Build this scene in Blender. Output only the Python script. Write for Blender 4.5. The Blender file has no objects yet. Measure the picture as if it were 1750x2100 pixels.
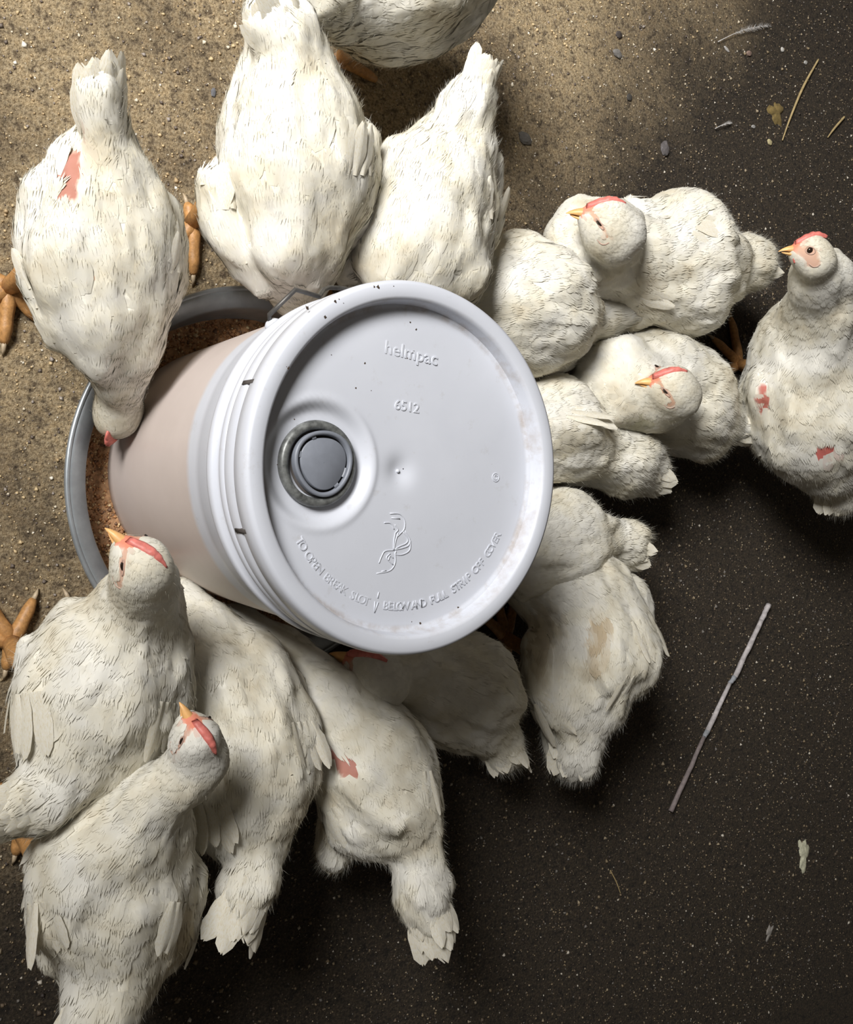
import bpy, bmesh, math, random
import numpy as np
from mathutils import Vector, Matrix

random.seed(7)
RNG = np.random.default_rng(7)
scene = bpy.context.scene
COL = scene.collection

# ------------------------------------------------------------------ camera
FPX = 2183.2
TILT, ROLL = 0.6196, 0.045
CAM = np.array([-0.4969, -0.0349, 1.0914])
_r0 = np.array([math.cos(TILT), 0, math.sin(TILT)])
_u0 = np.array([0, 1.0, 0])
CD = np.array([math.sin(TILT), 0, -math.cos(TILT)])
CR = math.cos(ROLL) * _r0 + math.sin(ROLL) * _u0
CU = -math.sin(ROLL) * _r0 + math.cos(ROLL) * _u0
cam_data = bpy.data.cameras.new('camera')
cam_data.sensor_fit = 'HORIZONTAL'
cam_data.sensor_width = 36.0
cam_data.lens = FPX / 1750 * 36.0
cam_data.clip_start = 0.02
cam = bpy.data.objects.new('camera', cam_data)
COL.objects.link(cam)
cam.matrix_world = Matrix(((CR[0], CU[0], -CD[0], CAM[0]), (CR[1], CU[1], -CD[1], CAM[1]),
                           (CR[2], CU[2], -CD[2], CAM[2]), (0, 0, 0, 1)))
scene.camera = cam

# ------------------------------------------------------------------ light
world = bpy.data.worlds.new('barn_air')
scene.world = world
world.use_nodes = True
world.node_tree.nodes['Background'].inputs[0].default_value = (1.0, 0.88, 0.72, 1)
world.node_tree.nodes['Background'].inputs[1].default_value = 0.07


def area_light(name, loc, target, size, energy, color):
    l = bpy.data.lights.new(name, 'AREA')
    l.shape = 'RECTANGLE'
    l.size, l.size_y = size
    l.energy = energy
    l.color = color
    o = bpy.data.objects.new(name, l)
    COL.objects.link(o)
    o.location = loc
    o.rotation_euler = (Vector(target) - Vector(loc)).to_track_quat('-Z', 'Y').to_euler()
    return o


area_light('doorway_daylight', (-1.75, 1.25, 1.85), (0.38, 0.58, 0.0), (0.95, 0.8), 24, (1.0, 0.985, 0.96)).data.spread = math.radians(66)
scene.view_settings.view_transform = 'Standard'
scene.view_settings.look = 'None'
scene.view_settings.exposure = 0.0
cy = scene.cycles
cy.max_bounces = 5; cy.diffuse_bounces = 3; cy.glossy_bounces = 2; cy.transmission_bounces = 3; cy.transparent_max_bounces = 6
scene.view_settings.gamma = 1.0
scene.view_settings.use_curve_mapping = False


# ------------------------------------------------------------------ helpers
def P(u, v, z):
    """point at height z that the photograph shows at (u, v)"""
    d = CD + CR * ((u - 875) / FPX) + CU * ((1050 - v) / FPX)
    return CAM + d * ((z - CAM[2]) / d[2])


def depth(p):
    return float((np.asarray(p) - CAM) @ CD)


def proj(pts):
    q = pts - CAM
    z = q @ CD
    return np.stack([875 + FPX * (q @ CR) / z, 1050 - FPX * (q @ CU) / z], -1)


def cdir(r, u, t):
    v = CR * r + CU * u - CD * t
    return v / np.linalg.norm(v)


def nrm(v):
    v = np.asarray(v, float)
    n = np.linalg.norm(v, axis=-1, keepdims=True)
    return v / np.maximum(n, 1e-9)


def mesh_obj(name, verts, faces, mat, parent=None, smooth=True, base=None):
    """faces: (n,3|4) array or list of tuples; verts in world space, stored relative to the parent empty"""
    verts = np.asarray(verts, float)
    if parent is not None:
        verts = verts - np.array(origin_of(parent))
    elif base is not None:
        verts = verts - np.array(base)
    me = bpy.data.meshes.new(name)
    if isinstance(faces, np.ndarray):
        n, k = faces.shape
        me.vertices.add(len(verts))
        me.vertices.foreach_set('co', verts.astype(np.float32).ravel())
        me.loops.add(n * k)
        me.loops.foreach_set('vertex_index', faces.astype(np.int32).ravel())
        me.polygons.add(n)
        me.polygons.foreach_set('loop_start', np.arange(0, n * k, k, dtype=np.int32))
        me.update(calc_edges=True)
    else:
        me.from_pydata([tuple(v) for v in verts], [], faces)
        me.update()
    if smooth and len(me.polygons):
        me.polygons.foreach_set('use_smooth', np.ones(len(me.polygons), dtype=bool))
    if mat:
        me.materials.append(mat)
    o = bpy.data.objects.new(name, me)
    COL.objects.link(o)
    if parent is not None:
        o.parent = parent
    elif base is not None:
        o.location = tuple(base)
    return o


def origin_of(o):
    p = Vector((0, 0, 0))
    while o is not None:
        p = p + o.location
        o = o.parent
    return p


def empty(name, loc):
    o = bpy.data.objects.new(name, None)
    o.empty_display_size = 0.03
    COL.objects.link(o)
    o.location = tuple(loc)
    return o


def tag(o, label=None, cat=None, group=None, kind=None):
    if label: o['label'] = label
    if cat: o['category'] = cat
    if group: o['group'] = group
    if kind: o['kind'] = kind
    return o


def set_color(o, name, cols):
    a = o.data.color_attributes.new(name, 'FLOAT_COLOR', 'POINT')
    c = np.ones((len(o.data.vertices), 4), np.float32)
    c[:, :3] = cols
    a.data.foreach_set('color', c.ravel())


def lathe(profile, seg=96, center=(0, 0, 0)):
    """profile [(r, z)] -> verts, faces"""
    prof = np.array(profile, float)
    n = len(prof)
    a = np.linspace(0, 2 * np.pi, seg, endpoint=False)
    v = np.zeros((seg, n, 3))
    v[:, :, 0] = np.cos(a)[:, None] * prof[None, :, 0]
    v[:, :, 1] = np.sin(a)[:, None] * prof[None, :, 0]
    v[:, :, 2] = prof[None, :, 1]
    idx = np.arange(seg * n).reshape(seg, n)
    nx = np.roll(idx, -1, 0)
    f = np.stack([idx[:, :-1], nx[:, :-1], nx[:, 1:], idx[:, 1:]], -1).reshape(-1, 4)
    return v.reshape(-1, 3) + np.array(center), f


def tube(pts, radii, seg=10, cap=True):
    pts = np.asarray(pts, float)
    n = len(pts)
    radii = np.broadcast_to(np.asarray(radii, float), (n,))
    t = nrm(np.gradient(pts, axis=0))
    ref = np.array([0, 0, 1.0]) if abs(t[0, 2]) < 0.9 else np.array([1.0, 0, 0])
    a = np.linspace(0, 2 * np.pi, seg, endpoint=False)
    V = []
    for i in range(n):
        s = nrm(np.cross(t[i], ref)); w = np.cross(s, t[i]); ref = w
        V.append(pts[i] + radii[i] * (np.cos(a)[:, None] * s + np.sin(a)[:, None] * w))
    V = np.concatenate(V)
    idx = np.arange(n * seg).reshape(n, seg)
    nx = np.roll(idx, -1, 1)
    F = [tuple(x) for x in np.stack([idx[:-1], nx[:-1], nx[1:], idx[1:]], -1).reshape(-1, 4).tolist()]
    if cap:
        F.append(tuple(idx[0][::-1].tolist())); F.append(tuple(idx[-1].tolist()))
    return V, F


def join(parts):
    V, F, k = [], [], 0
    for v, f in parts:
        V.append(np.asarray(v)); F += [tuple(int(i) + k for i in q) for q in f]; k += len(v)
    return np.concatenate(V), F


def spline(pts, n=24):
    """Catmull-Rom through pts"""
    p = np.asarray(pts, float)
    p = np.vstack([2 * p[0] - p[1], p, 2 * p[-1] - p[-2]])
    out = []
    m = len(p) - 3
    for i in range(m):
        for t in np.linspace(0, 1, max(2, n // m), endpoint=(i == m - 1)):
            a, b, c, d = p[i:i + 4]
            out.append(0.5 * (2 * b + (c - a) * t + (2 * a - 5 * b + 4 * c - d) * t * t + (3 * b - a - 3 * c + d) * t ** 3))
    return np.array(out)


# ------------------------------------------------------------------ materials
class NT:
    def __init__(self, name):
        self.m = bpy.data.materials.new(name)
        self.m.use_nodes = True
        self.t = self.m.node_tree
        self.b = self.t.nodes['Principled BSDF']
        self.out = self.t.nodes['Material Output']

    def n(self, typ, **kw):
        x = self.t.nodes.new(typ)
        for k, v in kw.items():
            if k.startswith('i_'):
                x.inputs[k[2:].replace('_', ' ')].default_value = v
            else:
                setattr(x, k, v)
        return x

    def l(self, a, b):
        self.t.links.new(a, b)

    def ramp(self, src, stops):
        r = self.n('ShaderNodeValToRGB')
        e = r.color_ramp.elements
        while len(e) < len(stops): e.new(0.5)
        for i, (p, c) in enumerate(stops):
            e[i].position = p
            e[i].color = tuple(c) + (1,) if len(c) == 3 else c
        self.l(src, r.inputs[0])
        return r.outputs[0]

    def mix(self, fac, a, b, mode='MIX'):
        x = self.n('ShaderNodeMix', data_type='RGBA', blend_type=mode)
        for s, v in ((0, fac), (6, a), (7, b)):
            if isinstance(v, (int, float)): x.inputs[s].default_value = v
            elif isinstance(v, tuple): x.inputs[s].default_value = v + (1,)
            else: self.l(v, x.inputs[s])
        return x.outputs[2]

    def noise(self, scale, detail=4, rough=0.55, vec=None):
        x = self.n('ShaderNodeTexNoise')
        x.inputs['Scale'].default_value = scale
        x.inputs['Detail'].default_value = detail
        x.inputs['Roughness'].default_value = rough
        if vec is not None: self.l(vec, x.inputs['Vector'])
        return x

    def coord(self, which='Object'):
        return self.n('ShaderNodeTexCoord').outputs[which]

    def bump(self, h, strength, dist):
        x = self.n('ShaderNodeBump')
        x.inputs['Strength'].default_value = strength
        x.inputs['Distance'].default_value = dist
        self.l(h, x.inputs['Height'])
        self.l(x.outputs[0], self.b.inputs['Normal'])


def simple(name, col, rough=0.6, metal=0.0, var=0.12, scale=60, bump=0.0):
    m = NT(name)
    nz = m.noise(scale, 5, 0.6, m.coord())
    c0 = tuple(max(0, c * (1 - var)) for c in col); c1 = tuple(min(1, c * (1 + var)) for c in col)
    m.l(m.ramp(nz.outputs[0], [(0.3, c0), (0.7, c1)]), m.b.inputs['Base Color'])
    m.b.inputs['Roughness'].default_value = rough
    m.b.inputs['Metallic'].default_value = metal
    if bump: m.bump(nz.outputs[0], bump, 0.001)
    return m.m


def mat_feather(name, translucent):
    m = NT(name)
    at = m.n('ShaderNodeAttribute', attribute_name='tint')
    nz = m.noise(16, 4, 0.6, m.coord())
    st = m.ramp(nz.outputs[0], [(0.40, (1, 1, 1)), (0.56, (0.96, 0.935, 0.86)), (0.70, (0.84, 0.78, 0.66))])
    c = m.mix(1.0, at.outputs[0], st, 'MULTIPLY')
    m.l(c, m.b.inputs['Base Color'])
    m.b.inputs['Roughness'].default_value = 0.75
    m.b.inputs['Specular IOR Level'].default_value = 0.15
    if translucent:
        tr = m.n('ShaderNodeBsdfTranslucent')
        m.l(c, tr.inputs[0])
        ms = m.n('ShaderNodeMixShader')
        ms.inputs[0].default_value = translucent
        m.l(m.b.outputs[0], ms.inputs[1]); m.l(tr.outputs[0], ms.inputs[2])
        m.l(ms.outputs[0], m.out.inputs[0])
    return m.m


M_BODY = mat_feather('white_down_skin', 0)
M_PLUME = mat_feather('white_feather', 0.16)
M_DOWN = mat_feather('white_down', 0.5)
M_BEAK = simple('beak_horn', (0.72, 0.40, 0.15), 0.45, 0, 0.2, 90)
M_COMB = simple('comb_flesh', (0.60, 0.17, 0.14), 0.5, 0, 0.25, 150, 0.4)
M_LID_SKIN = simple('eyelid_skin', (0.42, 0.28, 0.22), 0.6, 0, 0.2, 200)
M_EYE = simple('eye_dark', (0.02, 0.012, 0.008), 0.12, 0, 0.1, 50)
M_LEG = simple('leg_scale', (0.42, 0.215, 0.075), 0.5, 0, 0.3, 220, 0.6)
M_CLAW = simple('claw_horn', (0.42, 0.33, 0.22), 0.45, 0, 0.2, 100)


def mat_floor():
    m = NT('stained_concrete')
    co = m.coord()
    sep = m.n('ShaderNodeSeparateXYZ'); m.l(co, sep.inputs[0])
    fine = m.noise(300, 5, 0.75, co)
    mid = m.noise(90, 5, 0.65, co)
    big = m.noise(7, 4, 0.6, co)
    sand = m.ramp(fine.outputs[0], [(0.33, (0.14, 0.10, 0.06)), (0.46, (0.50, 0.385, 0.23)), (0.60, (0.78, 0.635, 0.42)), (0.72, (0.92, 0.82, 0.62))])
    spots = m.ramp(mid.outputs[0], [(0.36, (0.34, 0.31, 0.29)), (0.47, (0.88, 0.86, 0.83)), (0.7, (1.1, 1.02, 0.9))])
    sand = m.mix(1.0, sand, spots, 'MULTIPLY')
    blot = m.ramp(big.outputs[0], [(0.36, (0.50, 0.49, 0.49)), (0.58, (1, 1, 1))])
    sand = m.mix(1.0, sand, blot, 'MULTIPLY')
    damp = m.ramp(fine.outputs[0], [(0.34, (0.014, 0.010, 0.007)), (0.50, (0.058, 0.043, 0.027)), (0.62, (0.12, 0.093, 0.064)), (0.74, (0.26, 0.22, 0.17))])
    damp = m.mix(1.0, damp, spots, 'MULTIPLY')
    # darker floor beyond a wandering line: damp to the right, same tone lower left
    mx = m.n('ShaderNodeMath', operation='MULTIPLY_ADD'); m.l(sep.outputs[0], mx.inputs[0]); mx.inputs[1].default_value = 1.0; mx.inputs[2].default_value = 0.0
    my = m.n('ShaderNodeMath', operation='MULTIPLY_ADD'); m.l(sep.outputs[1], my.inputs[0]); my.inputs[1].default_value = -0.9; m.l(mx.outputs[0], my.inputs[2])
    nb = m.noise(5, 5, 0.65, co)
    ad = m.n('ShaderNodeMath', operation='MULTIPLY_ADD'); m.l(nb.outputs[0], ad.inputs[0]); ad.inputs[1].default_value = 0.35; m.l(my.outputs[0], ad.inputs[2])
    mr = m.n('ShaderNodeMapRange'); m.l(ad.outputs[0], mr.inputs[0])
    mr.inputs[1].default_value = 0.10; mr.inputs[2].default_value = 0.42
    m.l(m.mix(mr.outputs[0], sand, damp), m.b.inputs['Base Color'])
    m.b.inputs['Roughness'].default_value = 0.85
    h = m.n('ShaderNodeMath', operation='ADD'); m.l(fine.outputs[0], h.inputs[0]); m.l(mid.outputs[0], h.inputs[1])
    m.bump(h.outputs[0], 1.0, 0.006)
    return m.m


def mat_grain(name):
    m = NT(name)
    at = m.n('ShaderNodeAttribute', attribute_name='tint')
    m.l(at.outputs[0], m.b.inputs['Base Color'])
    m.b.inputs['Roughness'].default_value = 0.6
    return m.m


def mat_plastic(name, wall=False):
    m = NT(name)
    co = m.coord()
    nz = m.noise(9, 5, 0.6, co)
    white = m.ramp(nz.outputs[0], [(0.3, (0.56, 0.58, 0.64)), (0.7, (0.61, 0.63, 0.69))])
    sm = m.noise(55, 6, 0.75, co)
    dirt = m.ramp(sm.outputs[0], [(0.60, (1, 1, 1)), (0.72, (0.90, 0.88, 0.85)), (0.80, (0.70, 0.64, 0.58))])
    white = m.mix(1.0, white, dirt, 'MULTIPLY')
    if wall:
        sep = m.n('ShaderNodeSeparateXYZ'); m.l(co, sep.inputs[0])
        ad = m.n('ShaderNodeMath', operation='MULTIPLY_ADD'); m.l(nz.outputs[0], ad.inputs[0]); ad.inputs[1].default_value = 0.02; m.l(sep.outputs[2], ad.inputs[2])
        mr = m.n('ShaderNodeMapRange'); m.l(ad.outputs[0], mr.inputs[0])
        mr.inputs[1].default_value = 0.243; mr.inputs[2].default_value = 0.252
        feed = m.ramp(nz.outputs[0], [(0.3, (0.55, 0.475, 0.44)), (0.7, (0.62, 0.54, 0.505))])
        white = m.mix(mr.outputs[0], feed, white)
    if not wall:
        sp = m.n('ShaderNodeSeparateXYZ'); m.l(co, sp.inputs[0])
        cb = m.n('ShaderNodeCombineXYZ'); m.l(sp.outputs[0], cb.inputs[0]); m.l(sp.outputs[1], cb.inputs[1])
        ln = m.n('ShaderNodeVectorMath', operation='LENGTH'); m.l(cb.outputs[0], ln.inputs[0])
        gr = m.ramp(ln.outputs['Value'], [(0.1295, (0, 0, 0)), (0.1335, (1, 1, 1)), (0.1362, (1, 1, 1)), (0.1372, (0, 0, 0))])
        gm = m.n('ShaderNodeMath', operation='MULTIPLY'); m.l(gr, gm.inputs[0])
        gn = m.noise(38, 5, 0.7, co)
        m.l(m.ramp(gn.outputs[0], [(0.45, (0, 0, 0)), (0.68, (0.75, 0.75, 0.75))]), gm.inputs[1])
        white = m.mix(gm.outputs[0], white, (0.30, 0.22, 0.15))
    m.l(white, m.b.inputs['Base Color'])
    m.b.inputs['Roughness'].default_value = 0.38
    m.bump(sm.outputs[0], 0.06, 0.001)
    return m.m


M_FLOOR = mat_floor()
M_GRAIN = mat_grain('sand_grain')
M_WALL = mat_plastic('pail_plastic', True)
M_LID = mat_plastic('lid_plastic')
M_GALV = simple('galvanised_steel', (0.33, 0.36, 0.385), 0.40, 0.6, 0.18, 35)
M_WIRE = simple('dark_wire', (0.10, 0.095, 0.09), 0.5, 0.6, 0.3, 120)
M_CAP = simple('grey_cap_plastic', (0.20, 0.215, 0.25), 0.45, 0, 0.08, 80)
M_RING = simple('dirty_cap_ring', (0.15, 0.155, 0.15), 0.4, 0.2, 0.6, 160)
M_DIRT = simple('brown_dirt', (0.05, 0.032, 0.02), 0.9, 0, 0.4, 200)
M_MASH = simple('feed_mash', (0.36, 0.20, 0.10), 0.9, 0, 0.5, 160, 1.0)
M_WOOD = simple('weathered_stick', (0.40, 0.37, 0.37), 0.8, 0, 0.35, 120, 0.5)
M_STRAW = simple('dry_straw', (0.36, 0.27, 0.13), 0.7, 0, 0.3, 150)
M_DROP = simple('chalky_dropping', (0.55, 0.54, 0.40), 0.9, 0, 0.4, 140, 0.8)
M_SLOT = simple('slot_shadow_grime', (0.07, 0.06, 0.055), 0.9, 0, 0.3, 90)
M_RUBBER = simple('black_rubber', (0.02, 0.018, 0.018), 0.6, 0, 0.3, 90)


# ------------------------------------------------------------------ floor
def build_floor():
    v = np.array([(-2.2, -2.2, 0), (2.6, -2.2, 0), (2.6, 2.4, 0), (-2.2, 2.4, 0)], float)
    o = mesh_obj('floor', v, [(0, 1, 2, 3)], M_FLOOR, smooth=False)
    tag(o, 'stained sandy concrete floor, damp and dark to the right', None, None, 'structure')
    # loose grit
    n = 60000
    x = RNG.uniform(-0.50, 1.50, n); y = RNG.uniform(-0.85, 1.05, n)
    s = RNG.lognormal(math.log(0.00115), 0.42, n).clip(0.0005, 0.0034)
    octa = np.array([(1, 0, 0), (0, 1, 0), (-1, 0, 0), (0, -1, 0), (0, 0, 0.75), (0, 0, -0.3)], float)
    of = np.array([(0, 1, 4), (1, 2, 4), (2, 3, 4), (3, 0, 4), (1, 0, 5), (2, 1, 5), (3, 2, 5), (0, 3, 5)])
    V = octa[None] * s[:, None, None] * RNG.uniform(0.6, 1.4, (n, 6, 3))
    a = RNG.uniform(0, 6.28, n); c, sn = np.cos(a), np.sin(a)
    X = V[:, :, 0] * c[:, None] - V[:, :, 1] * sn[:, None]; Y = V[:, :, 0] * sn[:, None] + V[:, :, 1] * c[:, None]
    V = np.stack([X + x[:, None], Y + y[:, None], V[:, :, 2] + 0.0002], -1)
    F = (of[None] + 6 * np.arange(n)[:, None, None]).reshape(-1, 3)
    g = mesh_obj('floor_grit', V.reshape(-1, 3), F, M_GRAIN, smooth=False)
    pal = np.array([(0.55, 0.42, 0.24), (0.40, 0.29, 0.16), (0.62, 0.55, 0.42), (0.14, 0.11, 0.09), (0.30, 0.26, 0.23), (0.75, 0.70, 0.60)])
    dark_pal = np.array([(0.20, 0.15, 0.09), (0.11, 0.08, 0.055), (0.30, 0.24, 0.16), (0.04, 0.03, 0.025), (0.15, 0.135, 0.12), (0.55, 0.50, 0.42)])
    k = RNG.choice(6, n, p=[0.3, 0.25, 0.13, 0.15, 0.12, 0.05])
    w = (((x - 0.9 * y) + 0.06 + RNG.normal(0, 0.07, n)) / 0.30).clip(0, 1)[:, None]  # darker grit past the same line, to the right and lower left
    col = pal[k] * (1 - w) + dark_pal[k] * w
    set_color(g, 'tint', np.repeat(col, 6, 0))
    tag(g, 'loose sand and grit scattered over the concrete', 'grit', None, 'stuff')


build_floor()

# ------------------------------------------------------------------ feeder pan and pail
PAN_C = np.array([0.0217, -0.0109, 0.0])
PAN_R = 0.2045


def build_pan():
    root = empty('feeder_pan', PAN_C)
    R = PAN_R
    prof = [(0.0, 0.004), (R - 0.02, 0.004), (R - 0.012, 0.008), (R - 0.006, 0.03), (R - 0.0035, 0.050), (R - 0.0035, 0.0535),
            (R - 0.001, 0.0565), (R + 0.002, 0.0555), (R + 0.003, 0.052), (R + 0.001, 0.0495), (R - 0.0015, 0.048),
            (R - 0.004, 0.028), (R - 0.010, 0.004), (R - 0.016, 0.0), (0, 0.0)]
    # wide flattened lip as in the galvanised original
    prof = [(0.0, 0.004), (R - 0.034, 0.004), (R - 0.026, 0.008), (R - 0.021, 0.030), (R - 0.019, 0.046), (R - 0.017, 0.051),
            (R - 0.004, 0.0565), (R + 0.000, 0.0565), (R + 0.0025, 0.0545), (R + 0.0025, 0.051), (R, 0.0495), (R - 0.003, 0.0505),
            (R - 0.014, 0.047), (R - 0.018, 0.030), (R - 0.022, 0.006), (R - 0.03, 0.0), (0, 0.0)]
    v, f = lathe(prof, 128, PAN_C)
    mesh_obj('pan_body', v, f, M_GALV, root)
    # rolled bead along the edge
    a = np.linspace(0, 2 * np.pi, 129)
    pts = np.stack([PAN_C[0] + (R + 0.0015) * np.cos(a), PAN_C[1] + (R + 0.0015) * np.sin(a), 0 * a + 0.0545], -1)
    v, f = tube(pts, 0.003, 8, False)
    mesh_obj('rolled_rim', v, f, M_GALV, root)
    tag(root, 'round galvanised feed pan under the white pail', 'feeder')
    # feed inside the pan
    fr = empty('feed_mash', PAN_C + np.array([0, 0, 0.005]))
    rr = np.linspace(0.10, R - 0.0225, 26); aa = np.linspace(0, 2 * np.pi, 160, endpoint=False)
    A, Rr = np.meshgrid(aa, rr, indexing='ij')
    hz = 0.013 + 0.004 * np.sin(3 * A + 1) + 0.003 * np.sin(7 * A + Rr * 90) + 0.010 * np.exp(-((Rr - 0.135) / 0.018) ** 2)
    V = np.stack([PAN_C[0] + Rr * np.cos(A), PAN_C[1] + Rr * np.sin(A), hz + RNG.normal(0, 0.0008, hz.shape)], -1)
    idx = np.arange(160 * 26).reshape(160, 26); nx = np.roll(idx, -1, 0)
    F = np.stack([idx[:, :-1], nx[:, :-1], nx[:, 1:], idx[:, 1:]], -1).reshape(-1, 4)
    mesh_obj('mash_bed', V.reshape(-1, 3), F, M_MASH, fr)
    n = 9000
    a = RNG.uniform(0, 6.28, n); r = np.sqrt(RNG.uniform(0.115 ** 2, (R - 0.026) ** 2, n))
    z = 0.0135 + 0.004 * np.sin(3 * a + 1) + 0.003 * np.sin(7 * a + r * 90) + 0.010 * np.exp(-((r - 0.135) / 0.018) ** 2)
    s = RNG.lognormal(math.log(0.0012), 0.4, n).clip(0.0005, 0.0035)
    cube = np.array([(1, 0, 0), (0, 1, 0), (-1, 0, 0), (0, -1, 0), (0, 0, 0.7), (0, 0, -0.7)], float)
    of = np.array([(0, 1, 4), (1, 2, 4), (2, 3, 4), (3, 0, 4), (1, 0, 5), (2, 1, 5), (3, 2, 5), (0, 3, 5)])
    V = cube[None] * s[:, None, None] * RNG.uniform(0.5, 1.5, (n, 6, 3))
    V += np.stack([PAN_C[0] + r * np.cos(a), PAN_C[1] + r * np.sin(a), z], -1)[:, None]
    F = (of[None] + 6 * np.arange(n)[:, None, None]).reshape(-1, 3)
    g = mesh_obj('mash_crumbs', V.reshape(-1, 3), F, M_GRAIN, fr, smooth=False)
    pal = np.array([(0.45, 0.22, 0.09), (0.30, 0.14, 0.06), (0.60, 0.40, 0.20), (0.68, 0.52, 0.30), (0.18, 0.10, 0.06)])
    set_color(g, 'tint', np.repeat(pal[RNG.choice(5, n, p=[.33, .27, .2, .1, .1])], 6, 0))
    tag(g, kind='stuff')
    tag(fr, 'orange-brown crumbly feed mash lying in the round pan', 'feed', None, 'stuff')


ZL = 0.378            # top of the lid rim
LR = 0.153
ZF = ZL - 0.016       # lid floor


def lid_xy(u, v):
    p = P(u, v, ZF)
    return p[0], p[1]


def build_pail():
    base = np.array([0, 0, 0.006])
    root = empty('feed_pail', base)
    prof = [(0.0, 0.008), (0.126, 0.008), (0.131, 0.012), (0.1325, 0.03), (0.143, 0.262), (0.1436, 0.272), (0.1448, 0.275),
            (0.1450, 0.298), (0.1455, 0.300), (0.1500, 0.3015), (0.1508, 0.304), (0.1508, 0.309), (0.1495, 0.311), (0.1462, 0.312), (0.1465, 0.322),
            (0.1495, 0.3235), (0.1505, 0.326), (0.1505, 0.331), (0.149, 0.333), (0.1465, 0.334), (0.147, 0.372), (0.144, 0.372), (0.143, 0.33), (0.13, 0.02), (0, 0.016)]
    v, f = lathe(prof, 128)
    w = mesh_obj('pail_wall', v, f, M_WALL, root)
    # lid: skirt, rim and floor with the spout recess and the centre dimple
    sx, sy = lid_xy(656, 951)
    dx, dy = lid_xy(821, 966)
    lid = empty('lid', (0, 0, 0)); lid.parent = root
    skirt = [(0.1478, 0.338), (0.1512, 0.3375), (0.1522, 0.340), (0.1526, 0.352), (0.1512, 0.354), (0.1512, 0.356), (0.1530, 0.358),
             (0.1534, 0.368), (0.1530, 0.3735), (0.1515, ZL - 0.001), (0.1490, ZL), (0.1400, ZL), (0.1378, ZL - 0.0012), (0.1366, ZL - 0.004), (0.1350, ZF + 0.002)]
    v1, f1 = lathe(skirt, 192)
    nr = 110; na = 192
    rr = np.linspace(0.1350, 0.0005, nr); aa = np.linspace(0, 2 * np.pi, na, endpoint=False)
    A, R = np.meshgrid(aa, rr, indexing='ij')
    X, Y = R * np.cos(A), R * np.sin(A)

    def sst(a, b, x):
        t = np.clip((x - a) / (b - a), 0, 1)
        return t * t * (3 - 2 * t)
    Z = np.full_like(X, ZF) + 0.002 * sst(0.131, 0.135, R)
    ds = np.hypot(X - sx, Y - sy)
    inside = np.clip((0.1325 - R) / 0.004, 0, 1)
    Z -= 0.0065 * (1 - sst(0.040, 0.050, ds)) * inside
    Z += 0.0009 * np.exp(-((ds - 0.052) / 0.0025) ** 2) * inside
    dd = np.hypot(X - dx, Y - dy)
    Z -= 0.0042 * np.exp(-(dd / 0.0115) ** 2)
    Z += 0.0005 * np.sin(X * 30) * np.cos(Y * 26) * sst(0.135, 0.1, R)
    V2 = np.stack([X, Y, Z], -1).reshape(-1, 3)
    idx = np.arange(na * nr).reshape(na, nr); nx = np.roll(idx, -1, 0)
    f2 = np.stack([idx[:, :-1], nx[:, :-1], nx[:, 1:], idx[:, 1:]], -1).reshape(-1, 4)
    mesh_obj('lid_panel', np.concatenate([v1, V2]), np.concatenate([f1, f2 + len(v1)]), M_LID, lid)
    # gate nub in the dimple
    v, f = lathe([(0.0016, ZF - 0.005), (0.0015, ZF - 0.0028), (0.0008, ZF - 0.002), (0.00001, ZF - 0.002)], 14, (dx, dy, 0))
    mesh_obj('gate_nub', v, f, M_LID, lid)
    # pour spout
    zc = ZF - 0.0065
    v, f = lathe([(0.0335, zc - 0.001), (0.0345, zc + 0.002), (0.0338, zc + 0.0055), (0.0310, zc + 0.0070), (0.0278, zc + 0.0062), (0.0268, zc + 0.003), (0.0268, zc)], 64, (sx, sy, 0))
    mesh_obj('spout_ring', v, f, M_RING, lid)
    # grey cap: a rounded triangle lip with a sunken plate and slits
    cx, cy = lid_xy(663, 949)
    na2 = 96
    a = np.linspace(0, 2 * np.pi, na2, endpoint=False)
    tri = 1 + 0.035 * np.cos(3 * (a - math.radians(35)))
    rows = [(0.0255, zc + 0.001), (0.0262, zc + 0.0075), (0.0258, zc + 0.0090), (0.0240, zc + 0.0092), (0.0228, zc + 0.0085), (0.0224, zc + 0.0045)]
    V = np.concatenate([np.stack([cx + r * tri * np.cos(a), cy + r * tri * np.sin(a), 0 * a + z], -1) for r, z in rows])
    idx = np.arange(len(rows) * na2).reshape(len(rows), na2); nx = np.roll(idx, -1, 1)
    F = np.stack([idx[:-1], nx[:-1], nx[1:], idx[1:]], -1).reshape(-1, 4)
    mesh_obj('cap_lip', V, F, M_CAP, lid)
    pl = 1 + 0.05 * np.cos(3 * (a - math.radians(35)))
    V = np.concatenate([np.stack([cx + r * pl * np.cos(a), cy + r * pl * np.sin(a), 0 * a + z], -1)
                        for r, z in ((0.0205, zc + 0.003), (0.0205, zc + 0.0072), (0.0198, zc + 0.0078), (0.0002, zc + 0.0078))])
    idx = np.arange(4 * na2).reshape(4, na2); nx = np.roll(idx, -1, 1)
    F = np.stack([idx[:-1], nx[:-1], nx[1:], idx[1:]], -1).reshape(-1, 4)
    mesh_obj('cap_plate', V, F, M_CAP, lid)
    v, f = lathe([(0.027, zc + 0.0015), (0.0001, zc + 0.0015)], 48, (cx, cy, 0))
    mesh_obj('cap_well', v, f, M_SLOT, lid)
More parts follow.
